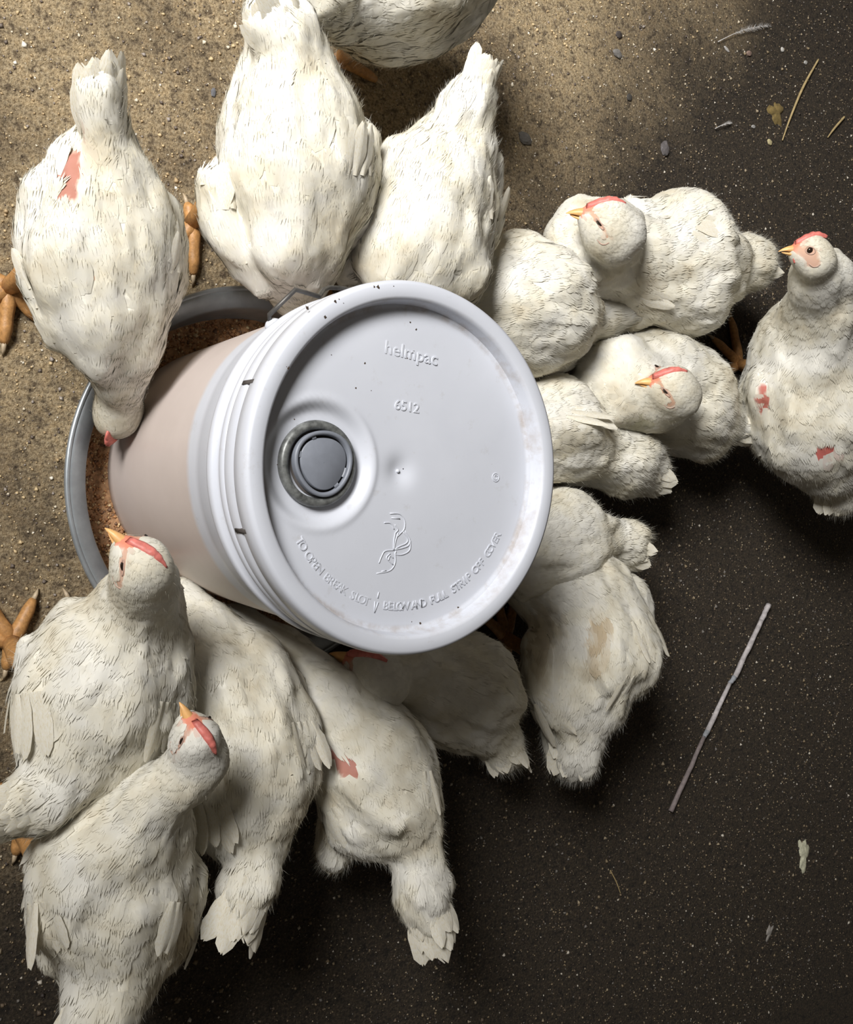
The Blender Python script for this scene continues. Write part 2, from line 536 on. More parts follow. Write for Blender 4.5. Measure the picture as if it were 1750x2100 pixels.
    for a0, a1 in ((160, 172), (112, 122), (300, 312), (330, 352)):       # bridges between lip and plate
        t = np.radians(np.linspace(a1, a0 + 360 if False else a0, 5))
        V, F = [], []
        for k, tt in enumerate(t):
            for r in (0.0195, 0.0235):
                for z in (zc + 0.005, zc + 0.0076):
                    V.append((cx + r * math.cos(tt), cy + r * math.sin(tt), z))
            if k:
                b = (k - 1) * 4
                F += [(b + 1, b + 5, b + 7, b + 3), (b, b + 2, b + 6, b + 4), (b, b + 4, b + 5, b + 1), (b + 2, b + 3, b + 7, b + 6)]
        mesh_obj('cap_bridge', V, F, M_CAP, lid)

    # raised lettering
    def letter(ch, x, y, rot, size, name='letter', ext=0.0004, z=ZF):
        cu = bpy.data.curves.new(name, 'FONT')
        cu.body = ch; cu.size = size; cu.extrude = ext; cu.align_x = 'CENTER'; cu.bevel_depth = 0.00012
        cu.resolution_u = 3
        t = bpy.data.objects.new(name, cu); COL.objects.link(t)
        dg = bpy.context.evaluated_depsgraph_get()
        me = bpy.data.meshes.new_from_object(t.evaluated_get(dg))
        bpy.data.objects.remove(t)
        me.materials.clear(); me.materials.append(M_LID)
        o = bpy.data.objects.new(name, me); COL.objects.link(o)
        o.parent = lid
        o.location = (x - base[0], y - base[1], z + ext * 0.5 - base[2])
        o.rotation_euler = (0, 0, rot)
        return o

    def word(s, u, v, size, sx=1.0, rot=0.0, name='lettering'):
        x, y = lid_xy(u, v)
        o = letter(s, x, y, rot, size, name)
        o.scale = (sx, 1, 1)
    word('helmpac', 843, 737, 0.0155, 1.05, math.radians(-4))
    word('6512', 834, 843, 0.0115, 1.1, math.radians(-3))
    word('\u00a9', 1016, 988, 0.011)
    text = 'TO OPEN BREAK SLOT \u2193 BELOW AND PULL STRIP OFF COVER'
    # the arc of the instruction runs inside the rim, read from below
    pts = [lid_xy(*q) for q in ((612, 1112), (705, 1213), (740, 1232), (836, 1250), (952, 1218), (1023, 1100))]
    a0 = math.atan2(pts[0][1], pts[0][0]); a1 = math.atan2(pts[-1][1], pts[-1][0])
    rads = [math.hypot(*p) for p in pts]; rad = sum(rads) / len(rads)
    if a0 > a1: a0 -= 2 * math.pi
    for i, ch in enumerate(text):
        if ch == ' ': continue
        a = a0 + (a1 - a0) * i / (len(text) - 1)
        if ch == '\u2193':
            c, s = math.cos(a), math.sin(a)
            def q(dr, dt): return (rad * c + dr * c - dt * s, rad * s + dr * s + dt * c, ZF + 0.0004)
            v, f = join([tube([q(-0.013, 0), q(-0.008, 0)], 0.0006, 6), tube([q(-0.005, -0.0016), q(0.004, 0)], 0.0005, 6), tube([q(-0.005, 0.0016), q(0.004, 0)], 0.0005, 6)])
            mesh_obj('arrow_mark', v, f, M_LID, lid)
            continue
        letter(ch, rad * math.cos(a), rad * math.sin(a), a + math.pi / 2, 0.0096)
    # raised line drawing of two hands pulling the strip
    hands = [[(800, 1053), (820, 1054), (830, 1068), (829, 1085), (822, 1093), (815, 1100)], [(803, 1062), (820, 1064)], [(788, 1072), (801, 1073), (808, 1085)],
             [(810, 1076), (816, 1086), (811, 1093)], [(817, 1092), (811, 1110), (808, 1128)], [(811, 1092), (808, 1108), (807, 1127)],
             [(830, 1088), (840, 1105), (838, 1118), (825, 1124), (810, 1127)], [(826, 1090), (836, 1105), (833, 1114), (820, 1120), (810, 1126)],
             [(842, 1108), (840, 1128), (826, 1137), (812, 1137), (812, 1130)], [(808, 1128), (790, 1130), (783, 1140), (777, 1155)],
             [(810, 1132), (811, 1150), (806, 1164), (795, 1172), (772, 1176)], [(800, 1135), (793, 1142), (795, 1148), (806, 1158)],
             [(792, 1170), (782, 1172)], [(796, 1150), (800, 1140), (806, 1144)]]
    for h in hands:
        pp = np.array([tuple(lid_xy(*q)) + (ZF + 0.0002,) for q in h])
        v, f = tube(spline(pp, 16) if len(pp) > 2 else pp, 0.00055, 6)
        mesh_obj('hand_drawing_line', v, f, M_LID, lid)
    # slots in the tear strip
    for u, v0 in ((505, 782), (486, 1091)):
        d = P(u, v0, 0.352)
        ang = math.atan2(d[1], d[0])
        V, F = [], []
        for k, t in enumerate(np.linspace(ang - 0.011, ang + 0.011, 4)):
            for r in (0.150, 0.15335):
                for z in (0.344, 0.3625):
                    V.append((r * math.cos(t), r * math.sin(t), z))
            if k:
                b = (k - 1) * 4
                F += [(b + 2, b + 6, b + 7, b + 3), (b, b + 1, b + 5, b + 4), (b + 1, b + 3, b + 7, b + 5), (b, b + 4, b + 6, b + 2)]
        F += [(0, 2, 3, 1), (12, 13, 15, 14)]
        mesh_obj('tear_slot', V, F, M_SLOT, lid)
    # dirt stuck to the lid
    specks = [(630, 631, 5, 1), (667, 650, 5, 1), (689, 619, 4, 1), (696, 614, 2, 1), (744, 592, 4, 1), (776, 589, 6, 1), (768, 588, 3, 1), (808, 587, 2, 1), (592, 755, 3.5, 1), (588, 752, 2, 1),
              (1047, 784, 3, 0), (1054, 798, 2.5, 0), (862, 1279, 4, 0), (845, 1275, 2, 0), (940, 1246, 4, 0), (955, 1240, 2, 0), (836, 735, 2.5, 0), (848, 722, 5, 0), (680, 728, 3, 0), (748, 745, 5, 0), (842, 661, 3, 0), (854, 676, 3, 0),
              (604, 860, 2, 0), (569, 953, 1.6, 0), (1009, 952, 2, 0), (735, 1278, 2, 0), (730, 796, 3, 0), (762, 801, 2, 0), (705, 622, 2, 1)]
    for u, v0, s, top in specks:
        z = ZL if top else ZF
        c = P(u, v0, z)
        rr0 = math.hypot(c[0], c[1])
        if top and rr0 > 0.150: z = ZL - 0.004
        c = P(u, v0, z)
        k = s * depth(c) / FPX
        aa = np.linspace(0, 6.28, 8, endpoint=False)
        ra = k * RNG.uniform(0.45, 1.2, 8)
        V = [(c[0] + r * math.cos(t), c[1] + r * math.sin(t), z - 0.0001) for r, t in zip(ra, aa)] + [(c[0], c[1], z + 0.35 * k)]
        mesh_obj('dirt_speck', V, [(i, (i + 1) % 8, 8) for i in range(8)], M_DIRT, lid)
    tag(lid, 'white lid with raised lettering and grey spout cap')
    # bail: wire handle lying round the far side, with its ear
    e0 = P(553, 647, 0.296); e0 = np.array([e0[0], e0[1], 0.296]); ang0 = math.atan2(e0[1], e0[0])
    e0 = np.array([0.1475 * math.cos(ang0), 0.1475 * math.sin(ang0), 0.292])
    v, f = tube([e0 * [0.97, 0.97, 1], e0 * [1.015, 1.015, 1], e0 * [1.03, 1.03, 1]], [0.008, 0.0065, 0.004], 14)
    mesh_obj('bail_ear', v, f, M_WALL, root)
    k1 = P(606, 594, 0.312); k2 = P(655, 608, 0.296)
    pts = [e0 * [1.03, 1.03, 1], e0 * [1.06, 1.06, 1] + [0, 0, 0.004], k1, k2]
    angs = np.linspace(math.atan2(k2[1], k2[0]) - 0.2, ang0 - math.pi + 0.05, 12)
    for t in angs:
        pts.append((0.163 * math.cos(t), 0.163 * math.sin(t), 0.262))
    t = ang0 - math.pi
    pts.append((0.152 * math.cos(t), 0.152 * math.sin(t), 0.292))
    p = np.array(pts, float)
    path = np.concatenate([p[:3], spline(p[3:], 48)])
    v, f = tube(path, 0.0021, 8)
    mesh_obj('bail_wire', v, f, M_WIRE, root)
    v, f = tube([(0.143 * math.cos(t), 0.143 * math.sin(t), 0.292), (0.155 * math.cos(t), 0.155 * math.sin(t), 0.292)], [0.010, 0.007], 14)
    mesh_obj('bail_ear', v, f, M_WALL, root)
    tag(root, 'white plastic pail of pinkish feed with a stamped lid and wire bail', 'pail')


build_pan()
build_pail()

# ------------------------------------------------------------------ chickens
# one implicit body per bird: tapered limbs and lobes blended into one surface
KIND = {  # feather length, width, lift, cover, fluff length
    'head': (0.0080, 0.0040, 0.05, 3.2, 0.0018),
    'neck': (0.0140, 0.0066, 0.046, 3.0, 0.0026),
    'body': (0.0260, 0.0145, 0.042, 2.9, 0.0028),
    'wing': (0.0360, 0.0140, 0.050, 2.9, 0.0022),
    'rump': (0.0240, 0.0120, 0.075, 3.0, 0.0050),
    'tail': (0.0320, 0.0105, 0.065, 3.0, 0.0050),
    'fluff': (0.0200, 0.0110, 0.120, 3.0, 0.0075),
}


LAT = RNG.uniform(-1, 1, (32, 32, 32)).astype(np.float32)


def vnoise(q):
    i = np.floor(q).astype(np.int64); f = q - i
    f = f * f * (3 - 2 * f)
    i0 = i & 31; i1 = (i + 1) & 31
    x0, y0, z0 = i0.T; x1, y1, z1 = i1.T; fx, fy, fz = f.T
    a = LAT[x0, y0, z0] * (1 - fx) + LAT[x1, y0, z0] * fx
    b_ = LAT[x0, y1, z0] * (1 - fx) + LAT[x1, y1, z0] * fx
    c = LAT[x0, y0, z1] * (1 - fx) + LAT[x1, y0, z1] * fx
    d = LAT[x0, y1, z1] * (1 - fx) + LAT[x1, y1, z1] * fx
    return (a * (1 - fy) + b_ * fy) * (1 - fz) + (c * (1 - fy) + d * fy) * fz


class Bird:
    def __init__(self, seed):
        self.pr = []
        self.rng = np.random.default_rng(seed)
        self.ph = self.rng.uniform(0, 6.28, (6, 3)); self.fr = self.rng.normal(0, 1, (6, 3))
        self.amp = 0.0066
        self.hc = None
        self.nm = np.eye(3)

    def cone(self, a, ra, b, rb, kind, k=0.016, tang=None):
        # tang: (Ta, Tb, ma, mb) end tangents of the axis and of the radius
        self.pr.append((np.asarray(a, float), ra, np.asarray(b, float), rb, kind, k, tang))

    @staticmethod
    def pdist(prim, p):
        a, ra, b, rb, kind, k, tang = prim
        ba = b - a
        pa = p - a
        h = np.clip((pa @ ba) / max(ba @ ba, 1e-9), 0, 1)
        if tang is None:
            return np.linalg.norm(pa - h[:, None] * ba, axis=1) - (ra + (rb - ra) * h)
        Ta, Tb, ma, mb = tang
        h2 = h * h; h3 = h2 * h
        c1, c2, c3 = h3 - 2 * h2 + h, -2 * h3 + 3 * h2, h3 - h2
        c = c1[:, None] * Ta + c2[:, None] * ba + c3[:, None] * Tb
        return np.linalg.norm(pa - c, axis=1) - (ra + c1 * ma + c2 * (rb - ra) + c3 * mb)

    def sdf(self, p, noise=True):
        d = None
        for prim in self.pr:
            k = prim[5]
            di = self.pdist(prim, p)
            if d is None: d = di
            else:
                hh = np.maximum(k - np.abs(d - di), 0) / k
                d = np.minimum(d, di) - hh * hh * k * 0.25
        if noise:
            q = p @ self.nm
            w = 2.6 * vnoise(q / 0.036) + 1.4 * vnoise(q / 0.017 + 7.3) + 0.45 * vnoise(q / 0.008 + 3.1)
            k_ = self.amp if self.hc is None else self.amp * np.clip((np.linalg.norm(p - self.hc, axis=1) - 0.025) / 0.06, 0.15, 1)
            d = d + k_ * w / 2.4
        return d

    def attrs(self, p):
        D = [self.pdist(prim, p) for prim in self.pr]
        D = np.array(D).T
        W = np.exp(-(D - D.min(1, keepdims=True)) / 0.012)
        W /= W.sum(1, keepdims=True)
        fl = np.array([nrm(b - a) for a, ra, b, rb, kind, k, flat in self.pr])
        pv = np.array([KIND[x[4]] for x in self.pr])
        return nrm(W @ fl), W @ pv

    def grad(self, p, e=0.0008):
        d0 = self.sdf(p)
        g = np.stack([self.sdf(p + e * np.eye(3)[i]) - d0 for i in range(3)], -1)
        return d0, nrm(g)


def surface_nets(bird, h=0.0032):
    lo = np.min([np.minimum(x[0] - x[1], x[2] - x[3]) for x in bird.pr], 0) - 0.015
    hi = np.max([np.maximum(x[0] + x[1], x[2] + x[3]) for x in bird.pr], 0) + 0.015
    lo[2] = max(lo[2], -0.01)
    B = 6
    nb = np.ceil((hi - lo) / (h * B)).astype(int)
    n = nb * B
    cx = [lo[i] + (np.arange(nb[i]) + 0.5) * h * B for i in range(3)]
    G = np.stack(np.meshgrid(*cx, indexing='ij'), -1).reshape(-1, 3)
    dc = bird.sdf(G).reshape(nb)
    act = np.abs(dc) < h * B * 1.15
    full = np.repeat(np.repeat(np.repeat(dc, B, 0), B, 1), B, 2)
    m = np.repeat(np.repeat(np.repeat(act, B, 0), B, 1), B, 2)
    ii = np.argwhere(m)
    full[m] = bird.sdf(lo + (ii + 0.5) * h)
    D = full
    # cells between nodes
    s = D < 0
    c = [s[i:n[0] - 1 + i, j:n[1] - 1 + j, k:n[2] - 1 + k] for i in (0, 1) for j in (0, 1) for k in (0, 1)]
    cnt = sum(x.astype(np.int8) for x in c)
    mixed = (cnt > 0) & (cnt < 8)
    vid = -np.ones(mixed.shape, np.int64)
    cells = np.argwhere(mixed)
    vid[mixed] = np.arange(len(cells))
    V = lo + (cells + 1.0) * h
    for _ in range(3):
        d, g = bird.grad(V)
        V = V - np.clip(d, -h, h)[:, None] * g
    F = []
    for ax in range(3):
        sl0 = [slice(None)] * 3; sl1 = [slice(None)] * 3
        sl0[ax] = slice(0, -1); sl1[ax] = slice(1, None)
        e = s[tuple(sl0)] != s[tuple(sl1)]
        E = np.argwhere(e)
        o = [x for x in range(3) if x != ax]
        ok = (E[:, o[0]] > 0) & (E[:, o[1]] > 0) & (E[:, o[0]] < n[o[0]] - 1) & (E[:, o[1]] < n[o[1]] - 1)
        E = E[ok]
        flip = s[tuple(sl0)][tuple(E.T)]
        def at(da, db):
            q = E.copy(); q[:, o[0]] += da; q[:, o[1]] += db
            return vid[tuple(q.T)]
        quad = np.stack([at(-1, -1), at(0, -1), at(0, 0), at(-1, 0)], -1)
        if ax == 1: flip = ~flip
        quad[~flip] = quad[~flip][:, ::-1]
        F.append(quad)
    F = np.concatenate(F)
    F = F[(F >= 0).all(1)]
    return V, F


def feather_blade(seed, rows=9):
    """unit quill feather along +Y, 1 long, 1 wide, with a ragged rounded tip"""
    r = np.random.default_rng(seed)
    cs = (-1, -0.66, -0.33, 0, 0.33, 0.66, 1)
    yl = [1 + r.uniform(-0.03, 0.02) for c in cs]
    V, F = [], []
    for i in range(rows):
        s = i / (rows - 1)
        w = 0.5 * min(1, 0.40 + 1.6 * s) * math.sqrt(max(0.02, 1 - max(0, (s - 0.55) / 0.47) ** 2))
        for c, y in zip(cs, yl):
            V.append((w * c * (1 + 0.08 * r.uniform(-1, 1) * (i > 0)), s * y, 0.12 * math.sin(s * 2.4) - 0.12 * s - 0.10 * c * c + 0.05 * (c == 0)))
        if i:
            b = (i - 1) * 7
            for c in range(6):
                if i == rows - 1 and r.random() < 0.12:
                    F.append((b + c, b + c + 1, b + c + 7)); continue
                F.append((b + c, b + c + 1, b + c + 8, b + c + 7))
    return V, F


BLADES = []
for _s in range(4):
    _v, _f = feather_blade(_s)
    _me = bpy.data.meshes.new('quill_feather')
    _me.from_pydata(_v, [], _f); _me.update()
    _me.polygons.foreach_set('use_smooth', np.ones(len(_me.polygons), dtype=bool))
    _me.materials.append(M_PLUME)
    _a = _me.color_attributes.new('tint', 'FLOAT_COLOR', 'POINT')
    _a.data.foreach_set('color', np.tile(np.array([(0.79, 0.76, 0.68, 1), (0.76, 0.73, 0.65, 1), (0.80, 0.775, 0.70, 1), (0.74, 0.71, 0.63, 1)][_s], np.float32), len(_v)))
    BLADES.append(_me)


def quill(name, root, base, direc, normal, L, W, k):
    y = nrm(direc); z = np.asarray(normal, float); z = nrm(z - (z @ y) * y); x = np.cross(y, z)
    o = bpy.data.objects.new(name, BLADES[k % 4])
    COL.objects.link(o)
    o.parent = root
    b = np.asarray(base) - np.array(origin_of(root))
    M = Matrix(((x[0] * W, y[0] * L, z[0] * L * 0.22, b[0]), (x[1] * W, y[1] * L, z[1] * L * 0.22, b[1]), (x[2] * W, y[2] * L, z[2] * L * 0.22, b[2]), (0, 0, 0, 1)))
    o.matrix_local = M
    return o


def build_leg(root, hip, hock, foot, toes):
    """yellow shank from the hock to the foot and its toes; the feathered thigh is in the body"""
    parts = []
    hock = np.asarray(hock, float); foot = np.asarray(foot, float)
    mid = (hock + foot) / 2
    parts.append(tube(np.array([hip, hock * 0.7 + np.asarray(hip) * 0.3, hock, mid, foot + [0, 0, 0.004]]), [0.012, 0.0115, 0.0108, 0.0092, 0.0095], 10))
    claws = []
    for t in toes:
        t = np.asarray(t, float)
        d = t - foot
        L = np.linalg.norm(d)
        pts = np.array([foot + [0, 0, 0.005], foot + d * 0.25 + [0, 0, 0.008], foot + d * 0.55 + [0, 0, 0.007], foot + d * 0.8 + [0, 0, 0.0065], foot + d + [0, 0, 0.004]])
        parts.append(tube(spline(pts, 16), np.interp(np.linspace(0, 1, 16), [0, 0.3, 0.5, 0.75, 0.9, 1], [0.0088, 0.0080, 0.0068, 0.0066, 0.0052, 0.0036]), 9))
        dn = nrm(d)
        cp = np.array([foot + d * 0.97 + [0, 0, 0.005], foot + d + dn * 0.006 + [0, 0, 0.0045], foot + d + dn * 0.012 + [0, 0, 0.0012]])
        claws.append(tube(cp, [0.003, 0.0022, 0.0005], 7))
    v, f = join(parts)
    leg = mesh_obj('leg', v, f, M_LEG, root)
    for v, f in claws:
        mesh_obj('claw', v, f, M_CLAW, leg)


def build_head(bird, root, c, fwd, up, sc, eye_open, spec):
    """beak, comb, eyes, lids; the skull itself belongs to the body surface"""
    f = nrm(fwd); s = nrm(np.cross(up, f)); u = np.cross(f, s)

    def L(x, y, z): return c + sc * (f * x + s * y + u * z)
    def skin(x, z, sd):
        y = 0.019
        for _ in range(12):
            y -= float(bird.sdf(L(x, sd * y, z)[None])[0]) / sc * 0.9
        return y
    bk = []
    for top in (1, 0):
        n = 7; V = []; seg = 8
        ln = 0.0185 if top else 0.0145
        for i in range(n):
            t = i / (n - 1)
            x = 0.0165 + ln * t
            w = 0.0060 * (1 - t) ** 0.75 + 0.0004
            hgt = (0.0062 if top else 0.0036) * (1 - t) ** 0.7 + 0.0003
            zc = (-0.0010 - 0.0045 * t ** 2.2) if top else (-0.0042 - 0.0014 * t)
            for k in range(seg):
                a = 2 * math.pi * k / seg
                zz = math.sin(a) * hgt
                if top and zz < 0: zz *= 0.35
                if not top and zz > 0: zz *= 0.3
                V.append(L(x, math.cos(a) * w, zc + zz))
        idx = np.arange(n * seg).reshape(n, seg); nx = np.roll(idx, -1, 1)
        F = [tuple(q) for q in np.stack([idx[:-1], nx[:-1], nx[1:], idx[1:]], -1).reshape(-1, 4).tolist()] + [tuple(idx[0].tolist()), tuple(idx[-1].tolist())]
        bk.append((V, F))
    v, fc = join(bk)
    mesh_obj('beak', v, fc, M_BEAK, root)
    # low comb lying along the crown
    n = 17; V = []
    for i in range(n):
        t = i / (n - 1)
        x = 0.0195 - 0.034 * t
        zb = 0.0072 + 0.0145 * math.sin(min(1, t * 1.25 + 0.05) * 1.5)
        hgt = 0.0028 * spec.get('comb', 1) * math.sin(math.pi * min(1, 0.12 + t * 0.86)) * (1 + 0.22 * math.sin(t * 30))
        w = 0.0040 * math.sin(math.pi * min(0.97, 0.18 + t * 0.8)) + 0.0004
        for (yy, zz) in ((-w, -0.003), (-w * 0.95, hgt * 0.35), (-w * 0.35, hgt), (w * 0.35, hgt), (w * 0.95, hgt * 0.35), (w, -0.003)):
            V.append(L(x, yy, zb + zz))
    idx = np.arange(n * 6).reshape(n, 6)
    F = [tuple(q) for q in np.stack([idx[:-1, :-1], idx[:-1, 1:], idx[1:, 1:], idx[1:, :-1]], -1).reshape(-1, 4).tolist()] + [tuple(idx[0].tolist()), tuple(idx[-1].tolist())]
    mesh_obj('comb', V, F, M_COMB, root)
    for sd in (-1, 1):
        # eye ball
        ev, ef = lathe([(0.00001, -0.0037), (0.0020, -0.0031), (0.0034, -0.0015), (0.0037, 0), (0.0034, 0.0015), (0.0020, 0.0031), (0.00001, 0.0037)], 14)
        ec = np.array([0.0065, sd * (skin(0.0065, 0.0030, sd) - 0.0009), 0.0030])
        V = np.array([L(*(ec + np.array([q[0] * (1 if eye_open else 1.15), sd * q[2] * 0.7, q[1] * (0.95 if eye_open else 0.36) + (0 if eye_open else 0.45 * q[0])]))) for q in ev])
        e = mesh_obj('eye', V, ef, M_EYE, root)
        # lids: a flattened ring tilted along the face
        a = np.linspace(0, 2 * np.pi, 21)[:-1]
        ky = 0.0038 if eye_open else 0.0016
        tl = 0 if eye_open else 0.45
        ring = np.array([L(ec[0] + 0.0046 * math.cos(t), sd * (skin(ec[0] + 0.0046 * math.cos(t), ec[2] + ky * math.sin(t) + tl * 0.0046 * math.cos(t), sd) + 0.0002), ec[2] + ky * math.sin(t) + tl * 0.0046 * math.cos(t)) for t in a])
        ring = np.vstack([ring, ring[:1]])
        v, fc = tube(ring, 0.0006 * sc, 7, False)
        mesh_obj('eyelid', v, fc, M_LID_SKIN, root)
        # ear fold under the cheek
        er = np.array([L(x_, sd * (skin(x_, z_, sd) + 0.0002), z_) for x_, z_ in ((-0.007, -0.0085), (-0.0045, -0.0118), (-0.0005, -0.0128), (0.0035, -0.0108))])
        v, fc = tube(spline(er, 12), 0.0007 * sc, 7)
        mesh_obj('ear_fold', v, fc, M_LID_SKIN, root)
        # short wattle
        wt = np.array([L(0.0175, sd * 0.0040, -0.0065), L(0.0165, sd * 0.0052, -0.0105), L(0.0150, sd * 0.0055, -0.0135)])
        v, fc = tube(spline(wt, 8), np.linspace(0.0024, 0.0012, 8) * sc, 7)
        mesh_obj('wattle', v, fc, M_COMB, root)


WHITE = np.array([0.80, 0.78, 0.715])
FACE = np.array([0.58, 0.38, 0.30])


def chicken(name, label, seed, chain, tail=None, wings=(), head=None, patches=(), legs=(), lumps=(), quills=(), tone=(1, 1, 1), amp=None, group=None, tq=1.0, stains=()):
    """chain: [(u, v, r_px, z, kind)] from head end to rump; wings/lumps: lists of such chains;
       patches: bare or ruffled spots (u, v, r_px, colour)"""
    b = Bird(seed)
    if amp: b.amp = amp
    rng = b.rng

    def ball(q):
        p = P(q[0], q[1], q[3])
        return p, q[2] * depth(p) / FPX
    # ground point below the heaviest ball
    big = max(chain, key=lambda q: q[2])
    bp, br = ball(big)
    root = empty(name, (bp[0], bp[1], 0.0))
    tag(root, label, 'chicken', group or 'white chickens crowding the feeder')

    def add_chain(ch, k):
        pr = [ball(q) for q in ch]
        n_ = len(pr)
        X = np.array([q[0] for q in pr]); Rr = np.array([q[1] for q in pr])
        seg = np.linalg.norm(np.diff(X, axis=0), axis=1) + 1e-6
        tx = np.zeros_like(X); tr = np.zeros(n_)
        for i in range(n_):
            lo_, hi_ = max(i - 1, 0), min(i + 1, n_ - 1)
            dl = seg[lo_:hi_].sum()
            tx[i] = (X[hi_] - X[lo_]) / dl; tr[i] = (Rr[hi_] - Rr[lo_]) / dl
        for i in range(len(ch) - 1):
            b.cone(pr[i][0], pr[i][1], pr[i + 1][0], pr[i + 1][1], ch[i + 1][4] if i else ch[0][4], k, (tx[i] * seg[i], tx[i + 1] * seg[i], tr[i] * seg[i], tr[i + 1] * seg[i]))
    _ax = nrm(ball(chain[-1])[0] - ball(chain[0])[0])
    b.nm = np.eye(3) - 0.5 * np.outer(_ax, _ax)
    hd = None
    if head:
        hc = np.array(head['w'], float) if 'w' in head else P(*head['c'])
        sc = head.get('sc', 1.0)
        f = nrm(head['f']); s_ = nrm(np.cross(head['u'], f)); u_ = np.cross(f, s_)
        hd = (hc, f, s_, u_, sc)
        b.hc = hc
        b.cone(hc + sc * f * 0.0155 - sc * u_ * 0.001, 0.0072 * sc, hc - sc * f * 0.002 + sc * u_ * 0.0015, 0.0168 * sc, 'head', 0.01)
        b.cone(hc - sc * f * 0.002, 0.0165 * sc, hc - sc * f * 0.012 - sc * u_ * 0.006, 0.0170 * sc, 'head', 0.01)
        b.cone(hc + sc * f * 0.008 - sc * u_ * 0.005, 0.0105 * sc, hc - sc * f * 0.008 - sc * u_ * 0.010, 0.0145 * sc, 'head', 0.008)
        if head.get('puff'):      # fluffed crown and nape
            pf = head['puff']
            b.cone(hc - sc * f * 0.012 + sc * u_ * (0.017 - pf), pf * sc, hc - sc * f * (0.020) - sc * u_ * 0.012, pf * sc, 'head', 0.014)
        p0, r0 = ball(chain[0])
        b.cone(hc - sc * f * 0.010 - sc * u_ * 0.008, 0.0170 * sc, p0, r0, 'neck', 0.016)
    add_chain(chain, 0.022)
    for w in wings: add_chain(w, 0.005)
    for w in lumps: add_chain(w, 0.016)
    tl = None
    if tail: add_chain(tail, 0.012)
    # thighs; a leg the photograph hides stands straight under its bird
    ax = nrm(b.pr[3][0] * 0 + (ball(chain[0])[0] - ball(chain[-1])[0]) * [1, 1, 0])
    sdx = np.array([-ax[1], ax[0], 0])
    L2 = []
    for lg in legs:
        ft = P(*lg['foot'], 0.0)
        L2.append((P(*lg['hip']), P(*lg['hock']), ft, [P(t[0], t[1], 0.0) for t in lg['toes']]))
    sides = [1, -1]
    if legs:
        sg = 1 if (L2[0][2] - bp) @ sdx > 0 else -1
        sides = [-sg]
    for sg in sides[:0 if len(legs) > 1 else 2]:
        ft = np.array([bp[0], bp[1], 0]) + sdx * sg * br * 0.55 + ax * 0.01
        hp = bp + sdx * sg * br * 0.45; hp[2] = max(bp[2] - br * 0.55, 0.035)
        hk = ft * 0.8 + hp * 0.2 - ax * 0.012; hk[2] = max(0.02, hp[2] * 0.55)
        L2.append((hp, hk, ft, [ft + ax * 0.055, ft + ax * 0.042 + sdx * 0.03, ft + ax * 0.042 - sdx * 0.03, ft - ax * 0.025]))
    for hip, hock, ft, toes in L2:
        b.cone(hip, 0.028, hip * 0.3 + hock * 0.7, 0.014, 'fluff', 0.014)
    V, F = surface_nets(b)
    d0, N = b.grad(V)
    T, PV = b.attrs(V)
    uv = proj(V)
    # colour and bare skin
    col = np.tile(WHITE * np.array(tone), (len(V), 1)) * rng.uniform(0.97, 1.02, (len(V), 1))
    bare = np.zeros(len(V))
    wob = 4.5 * vnoise(V / 0.011 + seed) + 2.5 * vnoise(V / 0.005)
    facing = (N @ CD) < 0.05
    for (pu, pv, prx, pry, prot, pc) in patches:
        du, dv = uv[:, 0] - pu, uv[:, 1] - pv
        c, s = math.cos(math.radians(prot)), math.sin(math.radians(prot))
        e = np.hypot((du * c + dv * s) / prx, (-du * s + dv * c) / pry) + 0.10 * wob
        m = np.clip((1.08 - e) / 0.25, 0, 1) * facing
        col = col * (1 - m[:, None]) + np.array(pc) * m[:, None]
        bare = np.maximum(bare, m)
    for (pu, pv, prx, pry, prot, pc) in stains:
        du, dv = uv[:, 0] - pu, uv[:, 1] - pv
        c, s = math.cos(math.radians(prot)), math.sin(math.radians(prot))
        e = np.hypot((du * c + dv * s) / prx, (-du * s + dv * c) / pry) + 0.12 * wob
        m = np.clip((1.3 - e) / 0.9, 0, 1) * facing
        col = col * (1 - m[:, None]) + np.array(pc) * m[:, None]
    if hd:
        hc, f, s_, u_, sc = hd
        q = (V - hc) / sc
        x, y, z = q @ f, q @ s_, q @ u_
        if head.get('open', True):
            e = np.minimum(np.hypot((x - 0.0085) / 0.0125, (z - 0.0005) / 0.0085), np.hypot((x - 0.002) / 0.0085, (z + 0.0070) / 0.0068)) + 0.04 * wob
        else:
            zz = z - 0.0030 - 0.45 * (x - 0.0065)
            e = np.minimum(np.hypot((x - 0.0080) / 0.0125, zz / 0.0042), np.hypot((x + 0.002) / 0.0055, (z + 0.0065) / 0.0055)) + 0.04 * wob
        near = (np.linalg.norm(q, axis=1) < 0.0275)
        m = np.clip((1.1 - e) / 0.35, 0, 1) * near
        col = col * (1 - m[:, None]) + FACE * m[:, None]
        bare = np.maximum(bare, m)
        e2 = np.hypot((x - 0.0185) / 0.0085, y / 0.008) + 0.0 * x
        m = np.clip((1.1 - e2) / 0.3, 0, 1) * near * (z > -0.003)
        col = col * (1 - m[:, None]) + np.array([0.68, 0.25, 0.17]) * m[:, None]
        bare = np.maximum(bare, m)
    o = mesh_obj('body', V, F, M_BODY, root)
    set_color(o, 'tint', col)
    # plumage: overlapping contour feathers that follow the body
    Lf, Wf, lift, cover, fl = PV.T
    prob = (0.0032 ** 2) * cover / (Lf * Wf) * 1.15
    ok = (rng.random(len(V)) < prob) & (bare < 0.35) & (V[:, 2] > 0.004)
    ids = np.nonzero(ok)[0]
    n = len(ids)
    t = T[ids] + 0.16 * rng.normal(0, 1, (n, 3))
    nn = N[ids]
    tipuv = proj(V[ids] + T[ids] * (Lf[ids] * 0.62)[:, None])
    keep = np.ones(n, bool)
